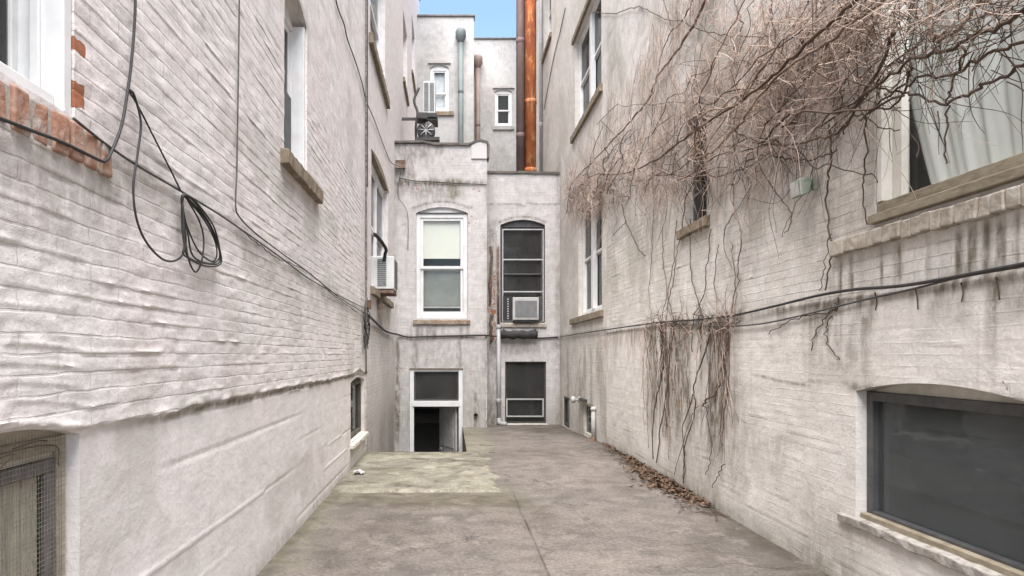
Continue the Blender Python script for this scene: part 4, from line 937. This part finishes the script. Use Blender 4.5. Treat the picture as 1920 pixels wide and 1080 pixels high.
for k in range(4):
    ex = [(344, 366), (352 + 5 * k, 375), (383 + 6 * k, 410 + 4 * k), (402 + 4 * k, 450 + 6 * k), (408 + 2 * k, 478 + 6 * k), (396 - 3 * k, 492 + 2 * k), (374 - 10 * k, 470 + 12 * k - 3 * k * k), (352 - 2 * k, 425 + 10 * k), (343, 385)]
    coil += [(x + rg.uniform(-2, 2), y + rg.uniform(-2, 2), .018 + .006 * k + rg.uniform(0, .004)) for x, y in ex]
coil += [(345, 420, .03), (352, 480, .03), (366, 510, .03), (378, 490, .03), (382, 450, .03), (374, 415, .03), (350, 372, .03)]
cable('coiled_cable', Ls(coil), .0038, RUBBER, 'coil of black cable loops tied to the wall wire', 'cable', 7)
cable('cable', Ls([(449, -30), (448, 60), (446, 200), (444, 320), (442, 385), (450, 408), (480, 438), (530, 476), (580, 512), (640, 560), (688, 590)], .018), .0042, GREYCABLE, 'second vertical cable that bends at the clip and runs to the corner')
cable('cable', Ls([(445, 425), (490, 462), (520, 485), (560, 500), (590, 520), (625, 553), (655, 575), (688, 600)], .020), .003, GREYCABLE, 'loose thin wire wandering along the cable run near the far corner', wob=.006)
cable('cable', Ls([(626, -30), (632, 10), (645, 45), (652, 75), (668, 120), (680, 160), (687, 190)], .016) + [onLF(x, y, .02) for x, y in ((703, 228), (720, 275), (734, 305))] + [onY(750, 312, YB1 - .12)], .007, RUBBER, 'thick black cable falling steeply along the upper left wall to the junction box', wob=.003)
cable('conduit', [onL(686.5, y, .03) for y in (-60, 200, 400, 560, 700)], .012, PAINTCABLE, 'slim painted conduit running up the corner of the left wall', 'conduit')
cable('cable', [onL(689, y, .012) for y in (-60, 100, 200, 290, 350)], .008, GREYCABLE, 'dark thin cable beside the painted conduit at the wall corner')
for k, (a, b) in enumerate((((690, 575), (712, 600)), ((688, 590), (715, 640)))): pass
t = thing('tangled_cables', onLF(700, 640), 'dark tangle of cable ends and rusty clips at the left wall corner', 'cables')
m = MB(); rg = random.Random(17)
for k in range(9):
    p = [onL(688 + rg.uniform(-3, 3), 560 + rg.uniform(-10, 20), .02)] + [onL(688 + rg.uniform(-6, 5), 575 + 18 * j + rg.uniform(-8, 8), .02 + rg.uniform(0, .03)) for j in range(1, 5)]
    m.tube(smooth_path(p), .006, 6)
m.build('strands', RUBBER, t)
m = MB(); m.box(XL - .02, XL + .05, 8.98, 9.06, 1.9, 2.02); m.build('clip', RUST, t, .004)
cable('cable', [onL(690, 590, .03)] + [onLF(*p, .03) for p in ((704, 604), (722, 620), (735, 625))] + [onY(745.5, 627, YB1 - .16), onY(749, 628, YB1 - .05)] + [onY(x, y, YB1 - .035) for x, y in ((756, 630), (770, 632), (800, 631), (840, 630), (880, 629), (912, 629))] + [onY(x, y, YB2 - .03) for x, y in ((935, 631), (1000, 634), (1046, 632))], .017, RUBBER, 'thick black cable crossing both rear bays under their windows')
cable('cable', [onY(x, y, YB1 - .025) for x, y in ((748, 334), (775, 339), (810, 341), (860, 344), (912, 346))], .010, RUBBER, 'dark cable high across the bay above the shaded window')
cable('cable', [onY(x, y, YB1 - .1) for x, y in ((752, 318), (750, 330), (748, 345))] + [onY(x, y, YB1 - .05) for x, y in ((747, 370), (764, 400), (765, 470))], .006, GREYCABLE, 'short wire dropping from the junction box down the bay')
cable('cable', [onR(x, y, .03) for x, y in ((1046, 632), (1110, 622), (1180, 612), (1240, 604), (1300, 600), (1370, 592), (1440, 577), (1530, 555), (1600, 543), (1680, 537), (1760, 525), (1850, 508), (1930, 493), (2050, 470))], .0085, RUBBER, 'thick dark cable running the length of the right wall')
cable('cable', [onR(x, y, .022) for x, y in ((1250, 606), (1340, 612), (1420, 608), (1500, 592), (1560, 577), (1630, 560), (1720, 540), (1800, 520), (1930, 497))], .0055, GREYCABLE, 'thin wire sagging just below the thick cable on the right wall')
cable('cable', [onR(x, y, .014) for x, y in ((1060, 15), (1050, 60), (1040, 100), (1030, 150), (1020, 205))], .008, GREYCABLE, 'wire slanting down the upper right wall near the copper flue')

# ================================================================== VINES
def twigs(mb, starts, rg, length, r0, dirs, dmax=.4, curl=.5, step=.035, sides=3, grav=0.):
    for (p, dmx) in starts:
        L = length(rg); n = max(4, int(L / step)); d = np.array(dirs(rg), float); d /= np.linalg.norm(d)
        q = np.array(p, float); pts = [q.copy()]; w = np.array([rg.gauss(0, 1) for _ in range(3)]) * curl * .25
        for k in range(n):
            w = w * .85 + np.array([rg.gauss(0, 1) for _ in range(3)]) * curl * .28
            d = d + w * .35 + np.array((0, 0, -grav)); d /= np.linalg.norm(d); q = q + d * step
            if q[0] > XR - .012: q[0] = XR - .012; d[0] = -abs(d[0]) * .3
            if q[0] < XR - dmx: d[0] = abs(d[0]) * .5 + .05
            pts.append(q.copy())
        r = r0(rg); mb.tube(pts, [r * (1 - .6 * i / n) for i in range(n + 1)], sides, False)

V1 = thing('bare_vine', MR(6.0, 2.6, 0), 'big tangled leafless vine overhanging the upper right wall and its windows', 'vine')
rg = random.Random(21)
stems = [  # survey points (x, y, metres out from the wall), radius, material
 ([(1335, -30, .05), (1302, 45, .05), (1262, 105, .04), (1235, 140, .04), (1216, 185, .04), (1185, 225, .05), (1150, 262, .05), (1110, 305, .06), (1072, 345, .05), (1062, 400, .03)], .016, STEM),
 ([(1310, -30, .03), (1285, 30, .03), (1250, 75, .03), (1232, 140, .03), (1222, 200, .03), (1224, 300, .03), (1226, 420, .03)], .008, STEM),
 ([(1110, 24, .02), (1155, 24, .02), (1198, 13, .02), (1240, 34, .02), (1280, 42, .03), (1320, 58, .04), (1360, 66, .05), (1430, 72, .06)], .007, TWIGD),
 ([(1120, 232, .02), (1155, 198, .02), (1170, 199, .02), (1222, 195, .02), (1290, 190, .04)], .006, TWIGD),
 ([(1126, 225, .02), (1148, 248, .02), (1165, 270, .02)], .006, TWIGD),
 ([(1640, -30, .3), (1560, 40, .3), (1500, 95, .28), (1440, 150, .25), (1380, 195, .25), (1330, 225, .22), (1280, 262, .2), (1230, 300, .15), (1170, 325, .12), (1105, 332, .08), (1070, 372, .04)], .014, TWIGD),
 ([(1700, -30, .3), (1620, 25, .3), (1560, 75, .3), (1480, 125, .28), (1420, 185, .26), (1385, 235, .22), (1340, 280, .2), (1300, 300, .15), (1250, 330, .1)], .012, STEM),
 ([(1935, 15, .35), (1885, 42, .35), (1830, 67, .35), (1773, 93, .35), (1706, 114, .33), (1659, 150, .3), (1600, 190, .28), (1540, 225, .25)], .010, TWIGD),
 ([(1940, 70, .3), (1861, 98, .3), (1784, 137, .3), (1706, 155, .3), (1650, 190, .28), (1610, 230, .25)], .008, TWIGD),
 ([(1940, 108, .28), (1892, 137, .28), (1835, 165, .28), (1773, 192, .28), (1711, 176, .28), (1660, 170, .28), (1600, 150, .3)], .008, TWIGD),
 ([(1706, 119, .3), (1701, 155, .28), (1675, 197, .25), (1630, 210, .22), (1592, 223, .18), (1581, 250, .15)], .007, TWIGD),
 ([(1680, 60, .3), (1659, 104, .28), (1612, 192, .24), (1576, 244, .2), (1530, 262, .18), (1467, 272, .15), (1400, 259, .2), (1370, 240, .2)], .010, TWIGD),
 ([(1809, 88, .3), (1800, 125, .29), (1784, 155, .28), (1773, 197, .27), (1772, 250, .27), (1776, 311, .27)], .006, TWIGD),
 ([(1745, -30, .4), (1742, 40, .38), (1755, 70, .36), (1790, 60, .36), (1830, 20, .36), (1850, -30, .36)], .011, STEM),
 ([(1555, 230, .04), (1558, 300, .03), (1550, 363, .025), (1555, 440, .02), (1558, 480, .02), (1548, 545, .02)], .008, TWIGD),
 ([(1556, 440, .02), (1548, 490, .02), (1538, 545, .02)], .004, TWIGD),
 ([(1623, 213, .05), (1623, 290, .04), (1618, 350, .04), (1626, 420, .03)], .006, TWIGD),
 ([(1610, 200, .05), (1640, 235, .06), (1685, 244, .08)], .005, TWIGD),
 ([(1380, 330, .03), (1375, 345, .03), (1378, 400, .03), (1391, 438, .03), (1386, 490, .025), (1381, 545, .02), (1378, 592, .02)], .007, STEM),
 ([(1376, 400, .03), (1360, 430, .03), (1358, 470, .03), (1372, 500, .03)], .004, TWIGD),
 ([(1330, 322, .05), (1290, 360, .05), (1278, 430, .03), (1268, 480, .03), (1262, 530, .02), (1252, 570, .02), (1250, 605, .02)], .008, STEM),
 ([(1165, 380, .03), (1172, 410, .03), (1185, 440, .03), (1200, 470, .03), (1210, 480, .03)], .008, TWIGD),
 ([(1175, 415, .03), (1160, 430, .03), (1150, 440, .03)], .006, TWIGD),
 ([(1400, 300, .1), (1440, 290, .1), (1490, 300, .08), (1530, 296, .06), (1570, 285, .05)], .008, TWIGD),
 ([(1230, 330, .06), (1330, 330, .08), (1390, 318, .1), (1430, 298, .1)], .007, TWIGD),
 ([(1440, 340, .04), (1470, 380, .03), (1485, 405, .03), (1470, 440, .03)], .005, TWIGD),
 ([(1530, 300, .04), (1500, 370, .03), (1475, 415, .03), (1465, 445, .03)], .004, STEM),
 ([(1563, 575, .015), (1552, 590, .015), (1530, 625, .015), (1520, 655, .015)], .005, TWIGD),
 ([(1560, 590, .015), (1548, 620, .015), (1556, 650, .015), (1575, 675, .015)], .005, TWIGD),
 ([(1570, 560, .015), (1562, 585, .015), (1520, 590, .02), (1475, 606, .02), (1440, 625, .015)], .005, TWIGD),
 ([(1455, 80, .1), (1448, 30, .08), (1442, -20, .08)], .006, TWIGD), ([(1390, 60, .06), (1385, 20, .05), (1365, -20, .05)], .006, TWIGD),
 ([(1258, 45, .03), (1250, 20, .03), (1240, -20, .03)], .006, TWIGD)]
for pts, r, mt in stems:
    P = smooth_path([onR(*p) for p in pts], 6); P = [p + np.array([rg.gauss(0, .004), rg.gauss(0, .008), rg.gauss(0, .006)]) for p in P]
    m = MB(); n = len(P); m.tube(P, [r * .8 * (1 - .35 * i / n) for i in range(n)], 7); m.build('stem', mt, V1)
# the twig masses
ctl = [(1072, 378, 28), (1110, 352, 36), (1160, 328, 48), (1220, 300, 66), (1290, 262, 84), (1360, 232, 92), (1440, 185, 92), (1520, 132, 90), (1600, 78, 86), (1700, 25, 70)]
def on_band(rg, lo=0., hi=1., wide=1.):
    t = (lo + (hi - lo) * rg.random()) * (len(ctl) - 1); k = min(int(t), len(ctl) - 2); f = t - k
    x = ctl[k][0] * (1 - f) + ctl[k + 1][0] * f; y = ctl[k][1] * (1 - f) + ctl[k + 1][1] * f; w = ctl[k][2] * (1 - f) + ctl[k + 1][2] * f
    dx, dy = ctl[k + 1][0] - ctl[k][0], ctl[k + 1][1] - ctl[k][1]; q = math.hypot(dx, dy); o = rg.gauss(0, .55) * w * wide
    o = max(-1.25 * w, min(1.25 * w, o)); return x - dy / q * o, y + dx / q * o
def starts(rg, n, lo, hi, dm, wide=1.):
    out = []
    for _ in range(n):
        x, y = on_band(rg, lo, hi, wide); d = .015 + dm * rg.random() ** 1.5; out.append((onR(x, y, d), dm + .06))
    return out
along = lambda rg: (rg.gauss(0, .35), rg.choice((-1, 1)) * abs(rg.gauss(.8, .4)), rg.gauss(0, .65))
anyd = lambda rg: (rg.gauss(0, .5), rg.gauss(0, 1), rg.gauss(-.1, .9))
m = MB()
twigs(m, starts(rg, 760, .0, .95, .15, 1.25), rg, lambda g: g.uniform(.3, 1.1), lambda g: g.uniform(.0018, .0036), along, curl=.42)
twigs(m, starts(rg, 430, .2, .9, .17, 1.1), rg, lambda g: g.uniform(.15, .5), lambda g: g.uniform(.0018, .0034), anyd, curl=.9)
m2 = MB()
twigs(m2, starts(rg, 280, .0, .98, .18, 1.2), rg, lambda g: g.uniform(.3, 1.1), lambda g: g.uniform(.0018, .004), along, curl=.42)
for k in range(26):
    lo = rg.uniform(0, .55); x, y = on_band(rg, lo, lo + .15, 1.1); q = onR(x, y, rg.uniform(.04, .2)); d = np.array((0, -1, .02)); pts = [q.copy()]
    hgt_ = np.array((rg.gauss(0, .1), -1, rg.gauss(-.03, .25)))
    for i in range(int(rg.uniform(14, 36))):
        d = d * .75 + hgt_ * .25 + np.array((rg.gauss(0, .13), rg.gauss(0, .1), rg.gauss(0, .17))); d /= np.linalg.norm(d); q = q + d * .075
        q[0] = min(max(q[0], XR - .34), XR - .03); pts.append(q.copy())
    r = rg.uniform(.004, .0085); P = smooth_path(pts, 2); b = MB(); b.tube(P, [r * (1 - .35 * i / len(P)) for i in range(len(P))], 6); b.build('stem', rg.choice((TWIGD, TWIGD, STEM)), V1)
# looser twigs against the wall above the band and in front of the big window
loose = []
while len(loose) < 560:
    x, y = rg.uniform(1120, 1640), rg.uniform(-20, 300)
    if (x - 1330) / 265. > -(y + 20) / 380. + .04 and y < 320 - (x - 1150) * .55: loose.append((onR(x, y, rg.uniform(.01, .12)), .14))
twigs(m, loose, rg, lambda g: g.uniform(.2, .6), lambda g: g.uniform(.0016, .0032), anyd, curl=.7)
corner = [(onR(rg.uniform(1590, 1920), -30 + 95 * rg.random() ** 1.6, rg.uniform(.18, .42)), .48) for _ in range(200)]
twigs(m, corner, rg, lambda g: g.uniform(.1, .35), lambda g: g.uniform(.0014, .0026), along, curl=.45)
br = [(onR(x, y, d), d + .05) for x, y, d in [(rg.uniform(1540, 1900), rg.uniform(40, 210), rg.uniform(.15, .33)) for _ in range(95)] if y < 320 - (x - 1500) * .42]
twigs(m2, br, rg, lambda g: g.uniform(.15, .5), lambda g: g.uniform(.0016, .003), anyd, curl=.5)
corner2 = [(onR(rg.uniform(1600, 1920), -30 + 130 * rg.random() ** 1.3, rg.uniform(.15, .42)), .48) for _ in range(230)]
twigs(m2, corner2, rg, lambda g: g.uniform(.15, .5), lambda g: g.uniform(.0014, .003), along, curl=.5)
fringe = []
for _ in range(300):
    x = rg.uniform(1075, 1600); yb = np.interp(x, [1075, 1150, 1250, 1400, 1500, 1600], [395, 372, 350, 315, 290, 220]); fringe.append((onR(x, yb + rg.uniform(-40, 15), rg.uniform(.012, .05)), .08))
twigs(m, fringe[:110], rg, lambda g: g.uniform(.15, .6), lambda g: g.uniform(.0016, .0032), lambda g: (0, g.gauss(0, .7), g.gauss(-.7, .6)), curl=.6, grav=.02)
twigs(m2, fringe[200:270], rg, lambda g: g.uniform(.15, .6), lambda g: g.uniform(.0016, .0032), lambda g: (0, g.gauss(0, .7), g.gauss(-.7, .6)), curl=.6, grav=.02)
edge = [(onR(1330 - 265 * q + rg.uniform(-12, 25), -20 + 380 * q + rg.uniform(-12, 12), rg.uniform(.01, .08)), .1) for q in [rg.random() for _ in range(170)]]
twigs(m, edge, rg, lambda g: g.uniform(.3, .9), lambda g: g.uniform(.002, .004), lambda g: (0, g.gauss(-.3, .35), 1), curl=.45)
left = [(onR(rg.uniform(1062, 1130), rg.uniform(320, 400), rg.uniform(.01, .1)), .14) for _ in range(210)]
twigs(m, left, rg, lambda g: g.uniform(.25, .7), lambda g: g.uniform(.0025, .005), lambda g: (g.gauss(0, .2), g.gauss(0, .7), g.gauss(-.5, .6)), curl=.6)
a = m.build('twig_mass', TWIG, V1, fixn=False); a['kind'] = 'stuff'; a['label'] = 'mass of pale dry twigs'
a = m2.build('twig_mass', TWIGD, V1, fixn=False); a['kind'] = 'stuff'; a['label'] = 'darker twigs running through the mass'

V2 = thing('bare_vine', MR(6.5, 0, 0), 'curtain of leafless stems hanging from the cable down to the leaf litter', 'vine')
rg = random.Random(33)
hang = [([(1238, 605), (1242, 650), (1240, 700), (1228, 770), (1222, 860)], .010), ([(1246, 605), (1250, 640), (1252, 720), (1240, 800), (1232, 868)], .012), ([(1262, 605), (1258, 660), (1252, 740), (1250, 800)], .008),
        ([(1330, 605), (1328, 640), (1310, 690), (1302, 730), (1306, 760), (1290, 820), (1280, 870), (1280, 905)], .009), ([(1366, 600), (1362, 640), (1355, 690), (1350, 728), (1325, 752), (1318, 762)], .013), ([(1318, 760), (1330, 790), (1332, 860), (1322, 890)], .005),
        ([(1350, 728), (1352, 800), (1352, 840)], .005), ([(1300, 740), (1282, 800), (1282, 905)], .007), ([(1306, 760), (1288, 800), (1262, 890)], .006), ([(1358, 870), (1348, 890), (1336, 915)], .005), ([(1225, 610), (1215, 680), (1212, 750), (1216, 840)], .006)]
for pts, r in hang:
    P = smooth_path([onR(x + rg.uniform(-2, 2), y, .03) for x, y in pts], 5); P = [p + np.array([rg.gauss(0, .006), rg.gauss(0, .012), 0]) for p in P]
    m = MB(); m.tube(P, [r * .85 * (1 - .4 * i / len(P)) for i in range(len(P))], 7); m.build('stem', TWIGD if rg.random() < .6 else STEM, V2)
m, m2 = MB(), MB()
for k in range(110):
    x = rg.choice((rg.gauss(1242, 13), rg.gauss(1242, 20), rg.gauss(1352, 16), rg.uniform(1205, 1380))); x = max(1198, min(1384, x))
    top = onR(x, 600 + abs(rg.gauss(0, 45)), rg.uniform(.015, .09)); L = (.12 + 1.25 * rg.random() ** 1.7) * (1 if x < 1270 else .85)
    n = int(L / .05); q = top.copy(); pts = [q.copy()]; vy = rg.gauss(0, .1)
    for i in range(n):
        vy = vy * .85 + rg.gauss(0, .16); q = q + np.array((rg.gauss(0, .004), vy * .05, -.048)); q[0] = min(q[0], XR - .014)
        if q[2] < .03: break
        pts.append(q.copy())
    if len(pts) > 3: (m if rg.random() < .3 else m2).tube(pts, [rg.uniform(.0018, .0040) * (1 - .5 * i / len(pts)) for i in range(len(pts))], 4, False)
top = [(onR(rg.uniform(1205, 1378), rg.uniform(585, 628), rg.uniform(.015, .1)), .14) for _ in range(190)]
twigs(m, top[:95], rg, lambda g: g.uniform(.1, .4), lambda g: g.uniform(.002, .0035), anyd, curl=.8); twigs(m2, top[95:], rg, lambda g: g.uniform(.1, .4), lambda g: g.uniform(.002, .0035), anyd, curl=.8)
side = [(onR(rg.uniform(1110, 1210), rg.uniform(612, 640), .02), .04) for _ in range(40)]
twigs(m, side, rg, lambda g: g.uniform(.1, .7), lambda g: g.uniform(.0018, .003), lambda g: (0, g.gauss(0, .25), -1), curl=.4)
a = m.build('twig_mass', TWIG, V2, fixn=False); a['kind'] = 'stuff'
a = m2.build('twig_mass', TWIGD, V2, fixn=False); a['kind'] = 'stuff'
for x0, x1, x2 in ((1242, 1246, 1240), (1268, 1256, 1262), (1290, 1300, 1318), (1345, 1338, 1352), (1225, 1216, 1222), (1330, 1322, 1300), (1372, 1378, 1366)):
    P = smooth_path([onR(x0 + rg.uniform(-6, 6), 420 + rg.uniform(-20, 40), .02), onR(x0 * .6 + x1 * .4, 490, .02), onR(x1 + rg.uniform(-4, 4), 550, .02), onR(x2, 602, .03), onR(x2 + rg.uniform(-6, 6), 660, .03)], 6)
    P = [p + np.array([0, rg.gauss(0, .015), 0]) for p in P]; b = MB(); b.tube(P, [.0042] * len(P), 5); b.build('stem', rg.choice((TWIGD, STEM)), V2)
# dead stems drooping from the cable, right half of the wall
V3 = thing('bare_vine', MR(3.2, 1.3, 0), 'few thin dead stems on the right wall between the long cable and the basement window', 'vine')
for x, y, L in ((1716, 540, 40), (1802, 530, 36), (1868, 520, 42), (1640, 548, 34)):
    P = smooth_path([onR(x, y, .015), onR(x + 4, y + L * .5, .014), onR(x + rg.uniform(-4, 6), y + L, .014)], 5); m = MB(); m.tube(P, [.004, .004] + [.003] * (len(P) - 2), 5); m.build('stem', TWIGD, V3)

# ================================================================== LITTER
m = MB(); rg = random.Random(44)
for k in range(1500):
    if rg.random() < .8: y = rg.gauss(7.1, .75); 
    else: y = rg.uniform(5.7, 10.)
    if not 5.75 < y < 10: continue
    w = .25 * math.exp(-((y - 6.9) / 1.1) ** 2) + .05
    x = XR - .01 - abs(rg.gauss(0, .5)) * w; z = .004 + .035 * rg.random() * max(0, 1 - (XR - x) / (w + .02)) - (.155 * float(ss(9, 14.3, y)))
    s = .007 + .026 * rg.random() ** 2; a = rg.uniform(0, 6.28); tx, ty = rg.gauss(0, .35), rg.gauss(0, .35); c, sn = math.cos(a), math.sin(a); vs = []
    for u, v, hh in ((-1.3, 0, .1), (0, -.6, 0), (0, .6, .25), (1.4, 0, .15), (0, 0, -.12)):
        X, Y = s * (u * c - v * sn), s * (u * sn + v * c); vs.append((x + X, y + Y, z + .006 + X * tx + Y * ty + s * hh))
    m.add(vs, [(0, 1, 4), (1, 3, 4), (3, 2, 4), (2, 0, 4)])
lt = m.build('leaf_litter', LEAF, None, org=(XR - .2, 7, 0), fixn=False); tag(lt, 'brown dead leaves drifted along the foot of the right wall', 'leaves', kind='stuff')
m = MB(); rg = random.Random(45)
tw = [((XR - .02 - abs(rg.gauss(0, .12)), rg.uniform(5.3, 9.5), .012), .5) for _ in range(110)]
for p, _ in tw:
    a = rg.gauss(1.57, .6); L = rg.uniform(.06, .25); d = np.array((math.cos(a), math.sin(a), 0)); q = np.array(p); m.tube([q - d * L / 2, q + np.array((0, 0, .008)), q + d * L / 2], .0025, 4, False)
o = m.build('fallen_twigs', TWIGD, None, org=(XR - .2, 7, 0), fixn=False); tag(o, 'broken dark twigs lying among the dead leaves', 'twigs', kind='stuff')
# crumpled paper by the left wall
m = MB(); rg = random.Random(46); n1, n2 = 9, 7; vs = []
for i in range(n1):
    for j in range(n2): vs.append((-1.07 + .12 * i / (n1 - 1) + rg.uniform(-.008, .008), 7.26 + .14 * j / (n2 - 1) + rg.uniform(-.01, .01), .022 + rg.uniform(0, .03) + .03 * math.exp(-((i - 3) / 1.6) ** 2)))
m.add(vs, [(i * n2 + j, (i + 1) * n2 + j, (i + 1) * n2 + j + 1, i * n2 + j + 1) for i in range(n1 - 1) for j in range(n2 - 1)])
o = m.build('paper_scrap', PAPER); so = o.modifiers.new('thick', 'SOLIDIFY'); so.thickness = .002; tag(o, 'crumpled white paper lying on the mossy slab by the left wall', 'litter')

GROUPS = {'apartment_building': 'buildings lining the court', 'rear_extension': 'bays closing the court', 'row_house': 'far house backs', 'drain_pipe': 'drain pipes', 'flue_pipe': 'tall flue pipes on the bay roof',
          'wall_pipe': 'pipes on the right wall', 'wall_lamp': 'lamps on the right wall', 'window_air_conditioner': 'window air conditioners', 'cable': 'cables strung along the walls', 'bare_vine': 'bare vines on the right wall'}
for o in bpy.data.objects:
    if o.parent is None and 'category' in o and o.name.split('.')[0] in GROUPS: o['group'] = GROUPS[o.name.split('.')[0]]

# ================================================================== CAMERA, LIGHT
cam = bpy.data.cameras.new('camera'); cam.lens = 24; cam.sensor_width = 36; cam.shift_x = (960 - CX) / 1920; cam.shift_y = (CY - 540) / 1920
cam.clip_start = .05; cam.clip_end = 3000
co = bpy.data.objects.new('camera', cam); COL.objects.link(co); co.location = (0, 0, H); co.rotation_euler = (R(90), 0, 0); sc.camera = co
SUN_EL, SUN_AZ = 66, 187          # degrees; azimuth clockwise from +Y: behind and a little to the left of the viewer
w = bpy.data.worlds.new('World'); sc.world = w; w.use_nodes = True; nt = w.node_tree; nt.nodes.clear()
sky = nt.nodes.new('ShaderNodeTexSky'); sky.sky_type = 'NISHITA'; sky.sun_disc = False; sky.sun_elevation = R(SUN_EL); sky.sun_rotation = R(SUN_AZ)
sky.air_density = 1.0; sky.dust_density = .6; sky.ozone_density = 1.2
bg = nt.nodes.new('ShaderNodeBackground'); bg.inputs[1].default_value = .07; ow = nt.nodes.new('ShaderNodeOutputWorld')
nt.links.new(sky.outputs[0], bg.inputs[0]); nt.links.new(bg.outputs[0], ow.inputs[0])
sl = bpy.data.lights.new('sun', 'SUN'); sl.energy = 3.0; sl.angle = R(62); sl.color = (1, .955, .915)
so = bpy.data.objects.new('sun', sl); COL.objects.link(so)
d = np.array((math.sin(R(SUN_AZ)) * math.cos(R(SUN_EL)), math.cos(R(SUN_AZ)) * math.cos(R(SUN_EL)), math.sin(R(SUN_EL))))
import mathutils
so.rotation_euler = mathutils.Vector(d).to_track_quat('Z', 'Y').to_euler(); so.location = (0, 0, 20)
vs_ = sc.view_settings; vs_.view_transform = 'Standard'; vs_.look = 'None'; vs_.exposure = 2.38; vs_.gamma = 1; vs_.use_curve_mapping = False
sc.cycles.use_denoising = True; sc.cycles.max_bounces = 8; sc.cycles.diffuse_bounces = 5; sc.cycles.transparent_max_bounces = 12
